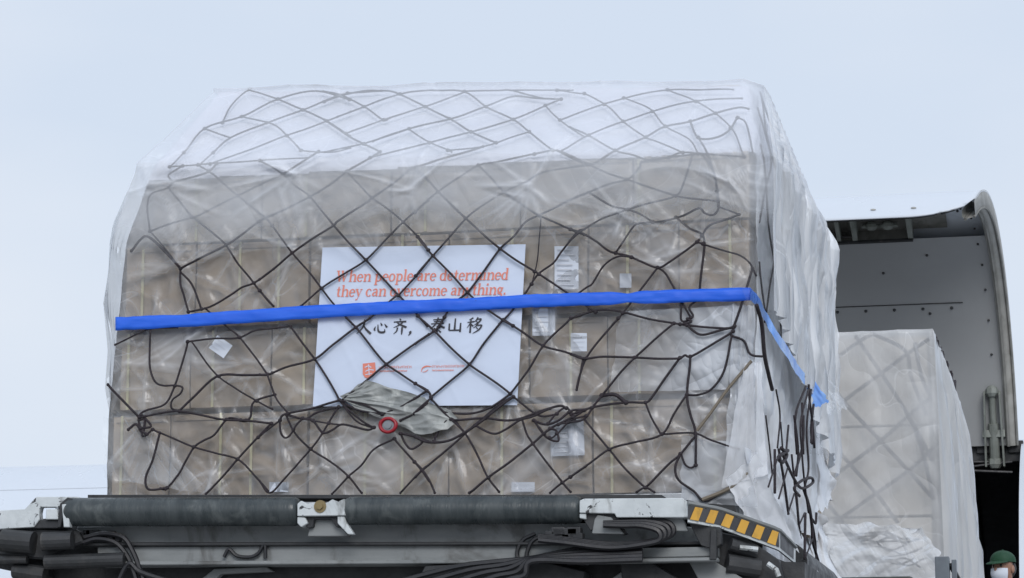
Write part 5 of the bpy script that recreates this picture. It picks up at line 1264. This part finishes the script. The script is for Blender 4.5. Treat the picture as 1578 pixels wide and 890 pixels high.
br = [(.16, .12), (.15, .11), (.17, .12), .075, .065, (.082, .095), (.075, .09), .07, .05, .036, (.04, .02), .07, .05, .036, (.04, .02), .095, .062, .05, .04, .095, .062, .05, .04]
body = skinned('body', bv, be, br, M['coverall'])
bmats = body.data; bmats.materials.append(M['skin'])
for p in bmats.polygons:
    c = p.center
    if c.z > 1.50 or (c.z < .88 and abs(c.x) > .16 and c.z > .7): p.material_index = 1
body.parent = per
rot = Matrix.Rotation(D2R(-28), 4, 'Z')
def pc(mbx, name, mat, parent, smooth=True):
    o = mbx.build(name, mat, None, smooth); o.parent = parent; return o
mb = MB(); mb.ball((0, -.015, 1.60), .10, 20, (.78, .95, 1.2)); mb.ball((0, -.118, 1.585), .018, 8, (.8, 1, 1.4)); mb.ball((.08, 0, 1.59), .024, 8, (.5, 1, 1.4)); mb.ball((-.08, 0, 1.59), .024, 8, (.5, 1, 1.4)); hd = pc(mb, 'head', M['skin'], per)
for v in hd.data.vertices: v.co = rot @ v.co
mb = MB(); mb.ball((.032, -.095, 1.615), .012, 8); mb.ball((-.032, -.095, 1.615), .012, 8); ey = pc(mb, 'eye', M['hair'], hd)
mb = MB()
V = []; nU, nV = 14, 10
for i in range(nU + 1):
    for j in range(nV + 1):
        a = D2R(lerp(-62, 62, i / nU)); z = lerp(1.595, 1.50, j / nV); bulge = math.sin(j / nV * math.pi) * .018 * math.cos(a)
        rr = .094 * (1 - .18 * (j / nV)) + bulge + .006; V.append(Vector((.85 * rr * math.sin(a), -.018 - rr * 1.05 * math.cos(a), z)))
mb.add(V, [(i * (nV + 1) + j, (i + 1) * (nV + 1) + j, (i + 1) * (nV + 1) + j + 1, i * (nV + 1) + j + 1) for i in range(nU) for j in range(nV)])
mk = pc(mb, 'face_mask', M['paper'], per)
mb = MB(); V = []; F = []; nU, nV = 24, 9
for j in range(nV + 1):
    th = j / nV * math.pi / 2
    for i in range(nU):
        a = 2 * math.pi * i / nU; V.append(Vector((.098 * math.sin(th) * math.cos(a), -.01 + .112 * math.sin(th) * math.sin(a), 1.645 + .095 * math.cos(th) ** .8)))
for j in range(nV):
    for i in range(nU): F.append((j * nU + i, (j + 1) * nU + i, (j + 1) * nU + (i + 1) % nU, j * nU + (i + 1) % nU))
mb.add(V, F); mb.ball((0, -.01, 1.742), .01, 8, (1, 1, .5)); cp = pc(mb, 'cap', M['green'], per)
mb = MB(); V = []
for i in range(15):
    a = D2R(lerp(-68, 68, i / 14)); L_ = .085 * math.cos(a) ** .6
    for q in (0, 1):
        r1 = .108; V += [Vector((.9 * r1 * math.sin(a), -.01 - r1 * math.cos(a) - (L_ if q else 0), 1.652 - (.028 * math.cos(a) if q else 0)))]
V2 = V + [v - Vector((0, 0, .006)) for v in V]; b = len(V)
F = [(2 * i, 2 * i + 2, 2 * i + 3, 2 * i + 1) for i in range(14)] + [(b + 2 * i, b + 2 * i + 1, b + 2 * i + 3, b + 2 * i + 2) for i in range(14)] + [(2 * i + 1, 2 * i + 3, b + 2 * i + 3, b + 2 * i + 1) for i in range(14)]
mb.add(V2, F); bm_ = pc(mb, 'brim', M['green'], cp)
mb = MB(); mb.ball((0, .03, 1.60), .088, 14, (.95, .9, 1.0)); hr = pc(mb, 'hair', M['hair'], per)
for o in (ey, mk, cp, bm_, hr):
    for v in o.data.vertices: v.co = rot @ v.co
for hs in (1, -1):
    mb = MB(); base = Vector((hs * .21, -.14, .78))
    for k in range(4):
        b0 = base + Vector(((k - 1.5) * .018, 0, -.04)); L_ = (.07, .08, .075, .06)[k]
        mb.tube(catmull([b0 + Vector((0, 0, .04)), b0, b0 + Vector((0, -.012, -L_ * .6)), b0 + Vector((0, -.03, -L_))], 3), .0085, 6)
    b0 = base + Vector((-hs * .03, -.01, .0)); mb.tube(catmull([b0 + Vector((hs * .015, 0, .03)), b0, b0 + Vector((-hs * .015, -.02, -.035))], 3), .010, 6)
    pc(mb, 'hand', M['skin'], per)
bpy.context.view_layer.update()
